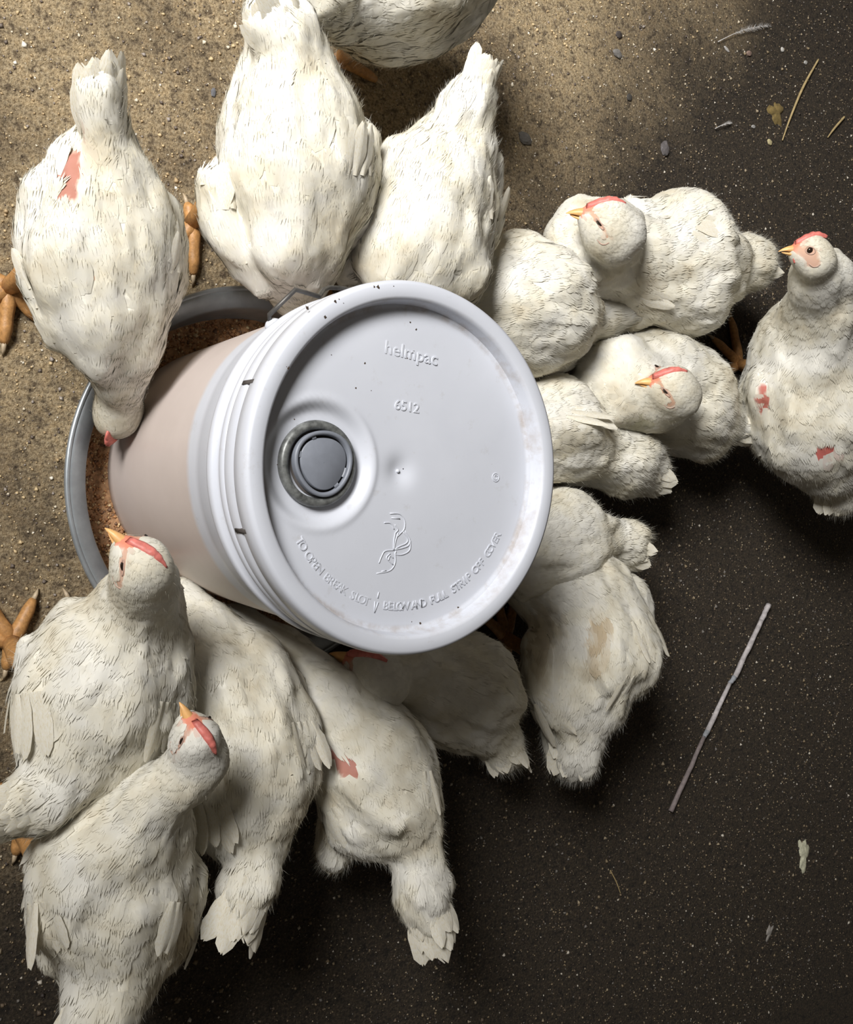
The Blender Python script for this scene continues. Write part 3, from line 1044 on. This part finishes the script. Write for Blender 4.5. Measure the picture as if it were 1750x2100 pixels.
    for (pu, pv, prx, pry, prot, pc) in patches:
        du, dv = tipuv[:, 0] - pu, tipuv[:, 1] - pv
        c, s = math.cos(math.radians(prot)), math.sin(math.radians(prot))
        keep &= np.hypot((du * c + dv * s) / prx, (-du * s + dv * c) / pry) > rng.uniform(0.7, 1.1, n)
    ids = ids[keep]; n = len(ids); nn = N[ids]; t = t[keep]
    t = nrm(t - (t * nn).sum(1, keepdims=True) * nn)
    sd = np.cross(nn, t)
    LL = Lf[ids] * rng.uniform(0.8, 1.25, n); WW = Wf[ids] * rng.uniform(0.8, 1.2, n)
    lf = lift[ids] * rng.uniform(0.5, 1.6, n)
    rows = [(0.0, 0.55), (0.42, 0.98), (0.72, 0.96)]
    cols5 = (-1, -0.5, 0, 0.5, 1)
    pts, off = [], []
    for si, (s, w) in enumerate(rows):
        for cx in cols5:
            along = (s - 0.35) * LL
            pts.append(V[ids] + t * along[:, None] + sd * (cx * 0.5 * WW * w)[:, None])
            off.append(0.0003 + lf * LL * s ** 1.6 + 0 * LL)
    for cx in (-0.86, -0.62, -0.36, -0.12, 0.12, 0.36, 0.62, 0.86):    # barbs of the soft split tip
        s1 = 1.06 - 0.22 * cx * cx + rng.normal(0, 0.07, n)
        pts.append(V[ids] + t * ((s1 - 0.35) * LL)[:, None] + sd * ((cx * 0.40 + rng.normal(0, 0.03, n)) * WW)[:, None])
        off.append(0.0003 + lf * LL * 1.05)
    nr = 23
    pts = np.stack(pts, 1).reshape(-1, 3); off = np.stack(off, 1).ravel()
    d, g = b.grad(pts)
    pts = pts + np.clip(off - d, -0.02, 0.02)[:, None] * g
    pts[:, 2] = np.maximum(pts[:, 2], 0.0008)
    q = []
    for r_ in range(2):
        for c_ in range(4):
            a_ = r_ * 5 + c_
            q += [(a_, a_ + 1, a_ + 6), (a_, a_ + 6, a_ + 5)]
    for c_ in range(4):
        a_ = 10 + c_
        q += [(a_, a_ + 1, 15 + 2 * c_), (a_, a_ + 1, 16 + 2 * c_)]
    q = np.array(q)
    Fq = (q[None] + nr * np.arange(n)[:, None, None]).reshape(-1, 3)
    pl = mesh_obj('plumage', pts, Fq, M_PLUME, root)
    ftint = np.repeat(col[ids] * rng.uniform(0.95, 1.04, (n, 1)) * np.where(rng.random((n, 1)) < 0.04, 0.93, 1), nr, 0)
    set_color(pl, 'tint', ftint)
    me = pl.data
    vn = np.zeros((len(pts), 3), np.float32)
    me.vertex_normals.foreach_get('vector', vn.ravel()) if False else None
    vn = np.array([0.0] * (len(pts) * 3), np.float32); me.vertices.foreach_get('normal', vn); vn = vn.reshape(-1, 3)
    sg = np.sign((vn * g).sum(1, keepdims=True)); sg[sg == 0] = 1
    me.normals_split_custom_set_from_vertices(nrm(0.62 * g * sg + 0.38 * vn).tolist())
    tag(pl, kind='stuff')
    # down: fine barbs that soften the outline
    pr = np.clip(140 * (fl - 0.0012), 0.12, 0.9)
    ok = (rng.random(len(V)) < pr) & (bare < 0.6) & (V[:, 2] > 0.006)
    ids = np.nonzero(ok)[0]
    n = len(ids)
    t = nrm(T[ids] + 0.30 * rng.normal(0, 1, (n, 3)))
    t = nrm(t + N[ids] * rng.uniform(0.05, 0.45, (n, 1)))
    ll = fl[ids] * rng.uniform(0.6, 1.7, n) + 0.0025
    sd = nrm(np.cross(t, N[ids] + 0.5 * rng.normal(0, 1, (n, 3)))) * 0.00013
    p0 = V[ids] + N[ids] * 0.0010 + rng.normal(0, 0.0012, (n, 3))
    S = np.stack([p0 - sd, p0 + sd, p0 + t * ll[:, None]], 1)
    S[:, :, 2] = np.maximum(S[:, :, 2], 0.0008)
    dn = mesh_obj('down', S.reshape(-1, 3), np.arange(3 * n).reshape(n, 3), M_DOWN, root)
    set_color(dn, 'tint', np.repeat(col[ids], 3, 0))
    tag(dn, kind='stuff')
    if head:
        build_head(b, root, hd[0], hd[1], hd[3], hd[4], head.get('open', True), head)
    # tail quills
    kq = seed
    if tail:
        pr = [ball(q) for q in tail]
        a, ra = pr[-2] if len(pr) > 1 else pr[-1]
        e, re = pr[-1]
        dr = nrm(e - a)
        upv = nrm(np.array([0, 0, 1.0]) - dr[2] * dr)
        sdv = np.cross(dr, upv)
        lt = np.linalg.norm(e - pr[0][0]) + re
        for lay, nq in ((0, 7), (1, 6), (2, 5)):
            for i in range(nq):
                x = (i - (nq - 1) / 2) / ((nq - 1) / 2)
                dd = dr + sdv * 0.16 * x + upv * (0.05 - 0.16 * x * x + 0.03 * lay) + rng.normal(0, 0.05, 3)
                bb = e + sdv * re * 0.70 * x + upv * re * (0.72 - 0.6 * x * x + 0.10 * lay) - dr * re * (0.9 + 0.75 * lay)
                quill('tail_feather', root, bb, dd, upv + sdv * 0.7 * x, (re * 1.9 + 0.014) * tq * rng.uniform(0.8, 1.15), (re * 0.72 + 0.004) * (0.5 + 0.5 * tq) * rng.uniform(0.85, 1.2), kq + i)
    # flight feathers along the folded wings
    for w in wings:
        pr = [ball(q) for q in w]
        c0 = np.array([p for p, r in pr]); rr_ = np.array([r for p, r in pr])
        m = len(pr) - 1
        for i in range(5):
            s = (0.28 + 0.10 * i) * m
            k = min(int(s), m - 1); fr_ = s - k
            p = c0[k] * (1 - fr_) + c0[k + 1] * fr_; r = rr_[k] * (1 - fr_) + rr_[k + 1] * fr_
            dr = nrm(c0[k + 1] - c0[k])
            out = (p - bp) * [1, 1, 0]
            out = nrm(nrm(out - (out @ dr) * dr) * (0.75 - 0.25 * (i % 3)) + np.array([0, 0, 0.8]))
            st = (p + out * r * 0.9)[None]
            for _ in range(3):
                d, g = b.grad(st); st = st - (d - 0.0012)[:, None] * g
            fd = nrm(dr + rng.normal(0, 0.06, 3)); fd = nrm(fd - (fd @ g[0]) * g[0] - 0.22 * g[0])
            quill('wing_feather', root, st[0], fd, g[0], 0.034 * rng.uniform(0.85, 1.15), 0.0125, kq + i)
    def onto(u, v):
        p = P(u, v, 0.45); dr = nrm(P(u, v, 0.0) - p)
        for _ in range(60):
            d = float(b.sdf(p[None])[0])
            if d < 0.0006: return p
            p = p + dr * max(d * 0.8, 0.0005)
        return None
    for (u, v, du, dv, Lq, Wq, nq, sp) in quills:
        ln = math.hypot(du, dv)
        for i in range(nq):
            x = i - (nq - 1) / 2
            uu, vv = u - dv / ln * sp * x, v + du / ln * sp * x
            p = onto(uu, vv)
            if p is None: continue
            g = b.grad(p[None])[1][0]
            p2 = P(uu + du, vv + dv, p[2])
            dr = p2 - p; dr = nrm(dr - (dr @ g) * g)
            sdv = np.cross(dr, g)
            quill('wing_feather', root, p + g * (0.0008 + 0.0006 * i), nrm(dr + sdv * 0.05 * x - 0.10 * g + rng.normal(0, 0.03, 3)), g, Lq * rng.uniform(0.85, 1.1), Wq, kq + i)
    for hip, hock, ft, toes in L2:
        build_leg(root, hip * 0.3 + hock * 0.7, hock, ft, toes)
    return root


PINK = (0.44, 0.21, 0.175)
RED = (0.55, 0.10, 0.09)


def C(*rows):
    return [tuple(r) for r in rows]



N_, B_, W_, R_, T_, F_ = 'neck', 'body', 'wing', 'rump', 'tail', 'fluff'

# A: feeding at the left of the pan
chicken('chicken', 'white chicken with a bare pink rump patch, head down in the pan', 11, quills=[(350, 560, -4, -60, .042, .013, 3, 14)],
        chain=C((248, 772, 42, .125, N_), (245, 705, 72, .14, B_), (222, 620, 122, .15, B_), (205, 530, 145, .155, B_), (205, 430, 125, .165, B_), (208, 345, 85, .175, R_)),
        tail=C((212, 300, 55, .19, T_), (208, 235, 46, .205, T_), (208, 190, 44, .215, T_)),
        wings=[C((316, 660, 30, .145, W_), (335, 570, 46, .15, W_), (332, 440, 36, .16, W_)), C((135, 670, 45, .14, W_), (85, 580, 42, .145, W_), (66, 490, 26, .15, W_))],
        head=dict(c=(242, 858, .085), f=cdir(-.12, -.28, -.95), u=cdir(-.3, -.95, .12), sc=1.05, comb=2.6, open=False),
        patches=[(147, 356, 34, 52, 12, PINK), (182, 570, 9, 7, 0, (.6, .33, .2)), (168, 648, 28, 4, -45, (.55, .28, .2))],
        legs=[dict(hip=(120, 560, .11), hock=(52, 560, .06), foot=(14, 592), toes=[(6, 705), (72, 655), (-60, 640), (-30, 560)])])
# B: feeding behind the pail, left of two
chicken('chicken', 'large white chicken with ruffled tail, head behind the pail wire', 12, quills=[(735, 360, 2, -60, .045, .017, 4, 14), (455, 430, -4, -60, .042, .017, 4, 14)], stains=[(545, 460, 14, 8, 0, (.45, .36, .22))],
        chain=C((612, 600, 42, .11, N_), (600, 545, 68, .13, B_), (595, 470, 112, .15, B_), (605, 350, 150, .16, B_), (605, 240, 126, .17, B_), (600, 155, 92, .18, R_)),
        tail=C((595, 120, 70, .19, T_), (575, 70, 58, .2, T_), (556, 40, 48, .205, T_)),
        wings=[C((545, 570, 42, .125, W_), (478, 480, 48, .14, W_), (440, 380, 30, .15, W_)), C((665, 530, 38, .14, W_), (725, 400, 46, .16, W_), (742, 290, 34, .17, W_))],
        head=dict(w=(0.055, 0.163, .085), f=cdir(-.1, -.7, -.7), u=cdir(-.1, -.6, .6), sc=.95, open=False),
        patches=[(545, 152, 24, 13, 10, (.62, .2, .17)), (468, 380, 5, 12, 0, (.6, .33, .22))],
        legs=[dict(hip=(490, 420, .11), hock=(428, 410, .06), foot=(390, 462), toes=[(393, 565), (446, 492), (360, 500), (380, 420)])])
# C
chicken('chicken', 'white chicken with a tall pointed tail feeding behind the lid', 13, quills=[(1000, 450, 4, -60, .045, .017, 4, 14)],
        chain=C((815, 640, 55, .095, N_), (845, 595, 105, .125, B_), (858, 510, 148, .15, B_), (893, 410, 130, .165, B_), (932, 325, 85, .175, R_)),
        tail=C((948, 290, 56, .19, T_), (965, 220, 50, .205, T_), (985, 165, 30, .215, T_)),
        wings=[C((950, 560, 50, .14, W_), (990, 440, 42, .155, W_), (1000, 340, 28, .165, W_)), C((720, 560, 34, .12, W_), (760, 450, 40, .15, W_), (820, 320, 30, .16, W_))],
        head=dict(w=(0.125, 0.155, .075), f=cdir(-.3, -.7, -.6), u=cdir(-.2, -.6, .6), sc=.95, open=False),
        patches=[(872, 262, 9, 6, 0, (.62, .2, .18))])
# D
chicken('chicken', 'white chicken cut off by the top edge of the picture', 14, head=dict(c=(1010, -140, .25), f=cdir(.6, .5, .1), u=np.array([0, 0, 1.0]), sc=1.0),
        chain=C((960, -90, 70, .2, N_), (900, -60, 130, .16, B_), (800, -55, 160, .15, B_), (700, -25, 100, .16, R_)),
        tail=C((660, 0, 62, .18, T_), (620, -10, 50, .19, T_), (580, -40, 40, .2, T_)),
        lumps=[C((800, 60, 40, .1, F_), (755, 85, 30, .09, F_)), C((880, 40, 50, .1, F_), (830, 60, 45, .1, F_))])
# E
chicken('chicken', 'dozing white chicken looking left, furthest back on the right', 15, quills=[(1310, 620, 60, 14, .05, .014, 4, 14), (1430, 460, 40, 26, .045, .014, 4, 14)],
        chain=C((1242, 488, 70, .165, N_), (1208, 505, 84, .135, N_), (1290, 560, 108, .10, B_), (1385, 545, 138, .10, B_), (1425, 540, 108, .10, R_)),
        tq=0.8, tail=C((1475, 545, 62, .10, F_), (1525, 545, 50, .11, F_), (1545, 545, 44, .115, F_)),
        wings=[C((1230, 620, 48, .075, W_), (1325, 615, 62, .085, W_), (1415, 620, 48, .085, W_)), C((1310, 440, 40, .11, W_), (1400, 440, 46, .11, W_), (1460, 480, 34, .11, W_))],
        head=dict(c=(1236, 448, .215), f=cdir(-.95, .22, .2), u=cdir(.12, .72, .68), sc=1.2, puff=.0265, open=False))
# F
chicken('chicken', 'rounded white chicken just above right of the lid, its head hidden', 16, head=dict(c=(890, 690, .085), f=cdir(-.85, -.3, -.4), u=np.array([0, 0, 1.0]), sc=1.05, open=False),
        chain=C((960, 650, 62, .10, N_), (1030, 622, 112, .115, B_), (1085, 618, 122, .12, B_), (1105, 655, 112, .115, B_), (1150, 670, 72, .11, R_)),
        tail=C((1185, 660, 56, .10, T_), (1235, 640, 50, .10, T_), (1270, 628, 42, .105, T_)),
        wings=[C((1040, 700, 40, .10, W_), (1110, 735, 45, .095, W_), (1165, 715, 38, .09, W_))])
# G
chicken('chicken', 'white chicken tucked against the lid, fluffy tail pointing right', 17, head=dict(c=(1000, 900, .085), f=cdir(-.9, 0, -.4), u=np.array([0, 0, 1.0]), sc=1.05, open=False), quills=[(1175, 840, 50, 42, .055, .014, 4, 14)], stains=[(1160, 900, 60, 45, 0, (.60, .56, .46))],
        chain=C((1085, 890, 88, .10, N_), (1138, 880, 105, .105, B_), (1175, 900, 82, .105, R_)),
        tq=0.8, tail=C((1220, 925, 70, .10, F_), (1280, 948, 64, .10, F_), (1335, 970, 42, .10, F_)),
        wings=[C((1130, 830, 40, .12, W_), (1190, 850, 45, .115, W_), (1225, 900, 30, .11, W_))])
# H
chicken('chicken', 'dozing white chicken with an orange beak resting on its puffed breast', 18, stains=[(1310, 872, 30, 22, 0, (.52, .50, .38))],
        chain=C((1345, 815, 58, .15, N_), (1262, 790, 90, .115, N_), (1330, 785, 104, .09, B_), (1395, 820, 104, .09, B_), (1440, 858, 84, .09, R_)),
        tq=0.8, tail=C((1475, 865, 55, .10, F_), (1500, 870, 42, .105, F_), (1515, 872, 36, .11, F_)),
        head=dict(c=(1368, 788, .195), f=cdir(-.96, .12, .22), u=cdir(.05, .68, .72), sc=1.15, puff=.024, open=False))
# I
chicken('chicken', 'alert white chicken standing apart at the right edge, neck raised', 19,
        chain=C((1682, 572, 54, .29, N_), (1682, 635, 68, .255, N_), (1668, 730, 122, .2, B_), (1668, 825, 145, .175, B_), (1715, 900, 118, .17, R_)),
        tq=0.8, tail=C((1722, 945, 66, .16, F_), (1718, 985, 54, .15, F_), (1712, 1010, 44, .145, F_)),
        wings=[C((1600, 730, 40, .18, W_), (1570, 800, 50, .16, W_), (1590, 870, 45, .15, W_)), C((1770, 700, 70, .2, W_), (1790, 800, 60, .18, W_))],
        head=dict(c=(1660, 518, .315), f=cdir(-.96, .15, .15), u=cdir(.12, .92, .35), sc=1.08),
        patches=[(1566, 822, 15, 30, 0, (.56, .2, .17)), (1690, 930, 32, 15, -30, (.5, .14, .12))],
        legs=[dict(hip=(1600, 800, .11), hock=(1560, 750, .06), foot=(1508, 748), toes=[(1494, 652), (1458, 695), (1466, 770), (1540, 770)])])
# J
chicken('chicken', 'shaded white chicken right of the lid, only its side and short tail showing', 20, head=dict(c=(985, 1110, .085), f=cdir(-.9, .1, -.4), u=np.array([0, 0, 1.0]), sc=1.05, open=False),
        chain=C((1080, 1140, 85, .10, N_), (1145, 1110, 95, .11, B_), (1205, 1105, 62, .11, R_)),
        tq=0.8, tail=C((1240, 1108, 50, .11, F_), (1270, 1115, 44, .115, F_), (1290, 1122, 38, .12, F_)))
# K
chicken('chicken', 'white chicken with brown-stained side and ragged wing, lower right of the lid', 21, head=dict(c=(1030, 1170, .075), f=cdir(-.9, .3, -.4), u=np.array([0, 0, 1.0]), sc=1.05, open=False), quills=[(1105, 1430, 70, 44, .062, .017, 5, 13), (1315, 1270, 14, 60, .058, .017, 4, 14), (1300, 1385, -10, 60, .05, .012, 3, 14)], stains=[(1225, 1315, 22, 62, 8, (.60, .50, .37)), (1110, 1300, 40, 60, 0, (.62, .56, .45))],
        chain=C((1120, 1190, 88, .10, N_), (1190, 1232, 108, .12, B_), (1215, 1320, 128, .125, B_), (1190, 1405, 108, .125, R_)),
        tq=0.8, tail=C((1185, 1480, 68, .12, F_), (1180, 1525, 58, .12, F_), (1178, 1545, 52, .12, F_)),
        wings=[C((1285, 1230, 48, .125, W_), (1315, 1320, 36, .125, W_), (1295, 1400, 24, .12, W_)), C((1110, 1330, 40, .12, W_), (1110, 1410, 36, .12, W_), (1170, 1475, 22, .13, W_))])
# L
chicken('chicken', 'white chicken in deep shade beneath the lid, red comb just showing', 22,
        chain=C((812, 1366, 56, .135, N_), (870, 1392, 88, .115, B_), (950, 1420, 112, .11, B_), (978, 1455, 90, .11, R_)),
        tq=0.8, tail=C((1015, 1505, 58, .11, F_), (1028, 1530, 50, .11, F_), (1035, 1545, 42, .115, F_)),
        head=dict(c=(752, 1368, .155), f=cdir(-.9, .42, -.05), u=cdir(-.15, .75, .6), sc=1.2, open=False, puff=.022))
# M
chicken('chicken', 'white chicken with a raw pink spot on its side below the lid', 23, quills=[(690, 1650, 46, 60, .05, .017, 4, 14), (882, 1580, 8, 60, .045, .012, 3, 13)],
        chain=C((485, 1290, 42, .08, N_), (560, 1352, 56, .10, N_), (660, 1458, 90, .13, B_), (755, 1560, 118, .15, B_), (785, 1635, 115, .155, B_), (832, 1705, 70, .16, R_)),
        tail=C((850, 1760, 50, .175, T_), (866, 1825, 52, .185, T_), (886, 1885, 42, .19, T_)),
        wings=[C((660, 1460, 36, .13, W_), (690, 1590, 50, .14, W_), (755, 1690, 34, .14, W_)), C((820, 1500, 40, .15, W_), (868, 1600, 32, .15, W_), (872, 1690, 24, .15, W_))],
        lumps=[C((720, 1690, 66, .12, F_), (690, 1745, 42, .11, F_))],
        head=dict(w=(-0.045, -0.165, .075), f=cdir(-.5, .6, -.5), u=cdir(-.3, .5, .6), sc=.9, open=False),
        patches=[(702, 1565, 46, 19, 42, PINK)])
# N
chicken('chicken', 'white chicken between two others, narrow ragged tail hanging down', 24, quills=[(618, 1480, 6, 70, .05, .017, 4, 14), (430, 1640, 36, 70, .05, .017, 4, 14)],
        chain=C((374, 1232, 36, .10, N_), (408, 1300, 60, .12, N_), (475, 1410, 110, .145, B_), (518, 1530, 118, .16, B_), (505, 1635, 110, .16, B_), (515, 1710, 66, .165, R_)),
        tail=C((524, 1760, 50, .18, T_), (510, 1825, 54, .19, T_), (498, 1870, 44, .195, T_)),
        wings=[C((585, 1400, 34, .145, W_), (618, 1520, 30, .15, W_), (598, 1630, 26, .15, W_)), C((400, 1480, 36, .14, W_), (415, 1600, 36, .15, W_), (450, 1690, 30, .15, W_))],
        lumps=[C((440, 1680, 52, .13, F_), (425, 1705, 40, .12, F_))],
        head=dict(w=(-0.105, -0.125, .085), f=cdir(-.4, .7, -.5), u=cdir(-.3, .5, .6), sc=.9, open=False),
        patches=[(480, 1765, 12, 8, -40, (.45, .25, .22))])
# O
chicken('chicken', 'big white chicken holding its head up beside the pan, red comb and orange beak', 25, quills=[(60, 1420, 8, 60, .05, .017, 4, 14), (350, 1440, -10, 70, .05, .017, 4, 14)],
        chain=C((300, 1205, 58, .25, N_), (280, 1265, 88, .215, N_), (225, 1385, 160, .18, B_), (200, 1465, 156, .175, B_), (165, 1555, 98, .18, R_)),
        tail=C((120, 1618, 64, .19, T_), (65, 1648, 50, .195, T_), (25, 1662, 44, .2, T_)),
        wings=[C((75, 1330, 36, .16, W_), (52, 1420, 34, .16, W_), (80, 1530, 34, .16, W_)), C((345, 1370, 38, .17, W_), (350, 1470, 36, .17, W_), (290, 1565, 30, .17, W_))],
        head=dict(c=(283, 1148, .285), f=cdir(-.50, .72, .38), u=cdir(.62, .38, .62), sc=1.0, puff=.0175, open=False),
        legs=[dict(hip=(120, 1380, .12), hock=(40, 1350, .07), foot=(20, 1315), toes=[(66, 1228), (-30, 1230), (-60, 1300), (10, 1370)])])
# P
chicken('chicken', 'white chicken at the bottom left corner with its neck curved over a neighbour', 26, quills=[(378, 1850, -8, 70, .05, .017, 5, 13), (82, 1850, 10, 70, .05, .017, 4, 13)], stains=[(375, 1900, 30, 70, 0, (.62, .55, .42))],
        chain=C((410, 1560, 48, .265, N_), (368, 1605, 54, .25, N_), (305, 1652, 74, .22, N_), (238, 1740, 136, .185, B_), (225, 1830, 144, .175, B_), (245, 1930, 116, .17, B_), (232, 2000, 82, .175, R_)),
        tail=C((215, 2040, 74, .185, T_), (195, 2090, 68, .19, T_), (180, 2140, 60, .195, T_)),
        wings=[C((345, 1710, 30, .185, W_), (375, 1810, 40, .175, W_), (368, 1890, 36, .165, W_), (330, 1960, 24, .165, W_)), C((85, 1750, 26, .16, W_), (75, 1860, 28, .15, W_), (115, 1960, 30, .14, W_))],
        head=dict(c=(402, 1508, .285), f=cdir(-.22, .86, .42), u=cdir(.72, .0, .68), sc=.92, open=False))

# ------------------------------------------------------------------ litter on the floor
def litter_tube(name, label, cat, pts, rad, mat, group=None, wob=0.0):
    p = np.array([P(u, v, z) for u, v, z in pts])
    path = spline(p, 30) if len(p) > 2 else np.linspace(p[0], p[1], 24)
    path = path + RNG.normal(0, wob, path.shape) * [1, 1, 0.2]
    r = np.interp(np.linspace(0, 1, len(path)), np.linspace(0, 1, len(rad)), rad)
    v, f = tube(path, r, 9)
    base = (path[0] + path[-1]) / 2; base[2] = 0
    o = mesh_obj(name, v, f, mat, None, True, base)
    return tag(o, label, cat, group)


def build_stick():
    base = P(1478, 1455, 0); root = empty('stick', base)
    ends = [(1577, 1240), (1562, 1272), (1508, 1388), (1497, 1402), (1451, 1500), (1444, 1512), (1376, 1664)]
    rad = [.0045, .0040, .0042, .0033, .0042, .0031, .0040]
    cols = [M_WOOD, M_WOOD, M_WOOD2, M_WOOD, M_WOOD2, M_WOOD3]
    for i in range(6):
        a = P(*ends[i], 0.005); b2 = P(*ends[i + 1], 0.005)
        path = np.linspace(a, b2, 9) + RNG.normal(0, 0.0003, (9, 3))
        path[0] = a; path[-1] = b2
        v, f = tube(path, np.linspace(rad[i], rad[i + 1], 9) * RNG.uniform(0.94, 1.06, 9), 10)
        v[:, 2] = np.maximum(v[:, 2], 0.0003)
        mesh_obj('stick_length' if i % 2 == 0 else 'bark_joint', v, f, cols[i], root)
    tag(root, 'thin straight grey weathered stick lying on the dark floor', 'stick')


M_WOOD2 = simple('weathered_stick_grey', (0.26, 0.27, 0.29), 0.8, 0, 0.3, 140, 0.5)
M_WOOD3 = simple('weathered_stick_brown', (0.20, 0.165, 0.16), 0.8, 0, 0.3, 140, 0.5)
build_stick()


def floor_feather(label, a, c, width, z=0.004, seed=0):
    r = np.random.default_rng(seed)
    A = P(a[0], a[1], 0.002); Cc = P(c[0], c[1], 0.002)
    d = Cc - A; L = np.linalg.norm(d); d /= L; sd = np.cross([0, 0, 1.0], d)
    root = empty('feather', A)
    q = np.linspace(0, 1, 12)
    path = A + d * (q * L)[:, None] + sd * (0.04 * L * np.sin(q * 3))[:, None] + np.array([0, 0, 1]) * (0.001 + 0.003 * np.sin(q * 3.1))[:, None]
    v, f = tube(path, np.linspace(0.0006, 0.0002, 12), 6)
    mesh_obj('shaft', v, f, M_PLUME2, root)
    V, F = [], []
    for i in range(150):
        t = r.uniform(0.28, 1.0); k = t * 11; j = min(int(k), 10)
        p = path[j] * (1 - (k - j)) + path[j + 1] * (k - j)
        sg = 1 if i % 2 else -1
        w = width * math.sin(math.pi * min(1, (t - 0.2) / 0.85)) ** 0.6 * r.uniform(0.6, 1.15)
        e = p + sd * sg * w * 0.8 + d * w * r.uniform(0.7, 1.2) + np.array([0, 0, r.uniform(0, 0.002)])
        b0 = len(V)
        V += [p - d * 0.0003, p + d * 0.0003, e]; F.append((b0, b0 + 1, b0 + 2))
    vane = mesh_obj('vane', V, F, M_PLUME2, root, False)
    tag(root, label, 'feather', 'loose feathers on the floor')


M_PLUME2 = simple('loose_feather', (0.62, 0.60, 0.58), 0.8, 0, 0.1, 90)
floor_feather('loose white feather on the dark floor at top right', (1472, 86), (1580, 54), 0.008, seed=1)
floor_feather('tiny curled white feather below the larger loose one', (1466, 264), (1500, 252), 0.004, seed=2)
litter_tube('straw', 'longest dry straw stalk, leaning at the upper right edge', 'straw', [(1679, 122, .003), (1648, 178, .003), (1622, 240, .003), (1605, 288, .002)], [.0016, .0022, .0018, .001], M_STRAW, 'straws')
litter_tube('straw', 'short dry straw stalk beside the right edge, next to the long one', 'straw', [(1732, 240, .003), (1712, 263, .003), (1698, 282, .002)], [.002, .002, .001], M_STRAW, 'straws')
litter_tube('straw', 'hair-thin straw on the dark floor below the stick', 'straw', [(1252, 1785, .002), (1264, 1808, .002), (1273, 1832, .002)], [.0009, .0009, .0006], M_STRAW, 'straws')


def splat(label, u, v, w, h, rot, mat, seed, hz=0.003, cat='dropping', name='dropping'):
    r = np.random.default_rng(seed)
    c = P(u, v, 0); k = depth(c) / FPX
    nA, nR = 28, 6
    ph = r.uniform(0, 6.28, 4)
    V = [(c[0], c[1], hz)]
    ca, sa = math.cos(math.radians(rot)), math.sin(math.radians(rot))
    for j in range(1, nR + 1):
        for i in range(nA):
            a = 2 * math.pi * i / nA
            e = (j / nR) * (1 + 0.25 * math.sin(3 * a + ph[0]) + 0.18 * math.sin(5 * a + ph[1]) + 0.1 * math.sin(9 * a + ph[2]))
            x, y = w * k * e * math.cos(a), h * k * e * math.sin(a)
            V.append((c[0] + x * ca - y * sa, c[1] + x * sa + y * ca, hz * (1 - (j / nR) ** 2) + r.uniform(0, 0.0006) * (j < nR) + 0.0002 * (j < nR)))
    F = [(0, 1 + i, 1 + (i + 1) % nA) for i in range(nA)]
    for j in range(nR - 1):
        for i in range(nA):
            p0 = 1 + j * nA
            F.append((p0 + i, p0 + nA + i, p0 + nA + (i + 1) % nA, p0 + (i + 1) % nA))
    o = mesh_obj(name, V, F, mat, None, True, (c[0], c[1], 0))
    tag(o, label, cat)


splat('pale chalky dropping on the dark floor at the lower right', 1648, 1752, 15, 34, 4, M_DROP, 3, 0.004)
splat('small grey dropping near the bottom right corner', 1578, 1912, 9, 15, -25, simple('grey_dropping', (0.26, 0.24, 0.22), 0.9, 0, 0.3, 150), 4, 0.002)
splat('round ochre dropping beside the long straw', 1592, 232, 22, 22, 0, simple('ochre_dropping', (0.17, 0.12, 0.04), 0.9, 0, 0.4, 150, 0.8), 5, 0.004)
# pebbles that can be told apart
pebs = [(1490, 101, 9, 4, (.42, .40, .38)), (1535, 110, 8, 6, (.22, .15, .12)), (1268, 72, 9, 8, (.05, .04, .035)), (1290, 200, 8, 7, (.05, .045, .04)), (1362, 305, 12, 16, (.10, .09, .09)), (1545, 260, 7, 4, (.3, .29, .28)), (1578, 292, 8, 6, (.42, .36, .2)),
        (1604, 102, 5, 5, (.5, .48, .45)), (437, 190, 6, 10, (.12, .12, .13)), (1075, 285, 18, 12, (.11, .10, .09)), (1652, 128, 6, 4, (.4, .39, .37)), (1265, 110, 13, 9, (.16, .15, .14))]
for i, (u, v, w, h, colr) in enumerate(pebs):
    r = np.random.default_rng(50 + i)
    c = P(u, v, 0); k = depth(c) / FPX
    bm = bmesh.new(); bmesh.ops.create_icosphere(bm, subdivisions=2, radius=1)
    for x in bm.verts: x.co = Vector((x.co.x * w * k, x.co.y * h * k, x.co.z * 0.45 * min(w, h) * k)) * r.uniform(0.85, 1.12)
    me = bpy.data.meshes.new('pebble'); bm.to_mesh(me); bm.free()
    me.materials.append(simple('pebble_stone', colr, 0.7, 0, 0.25, 200))
    o = bpy.data.objects.new('pebble', me); COL.objects.link(o)
    o.location = (c[0], c[1], 0.25 * min(w, h) * k); o.rotation_euler = (0, 0, r.uniform(-0.4, 0.4))
    tag(o, None, 'pebble', 'pebbles in the concrete grit')
    o['label'] = ['white flat pebble under the loose feather', 'reddish pebble right of the loose feather', 'small black pebble near the top edge', 'small black pebble on the sand above the dozing chicken', 'dark elongated pebble at the edge of the damp floor', 'pale grey pebble left of the ochre dropping',
                  'cream pebble below the ochre dropping', 'tiny white pebble right of the loose feather', 'dark grey pebble left of the large ruffled chicken', 'large dark pebble right of the tall-tailed chicken', 'tiny white pebble beside the long straw', 'grey pebble just below the small black pebble'][i]
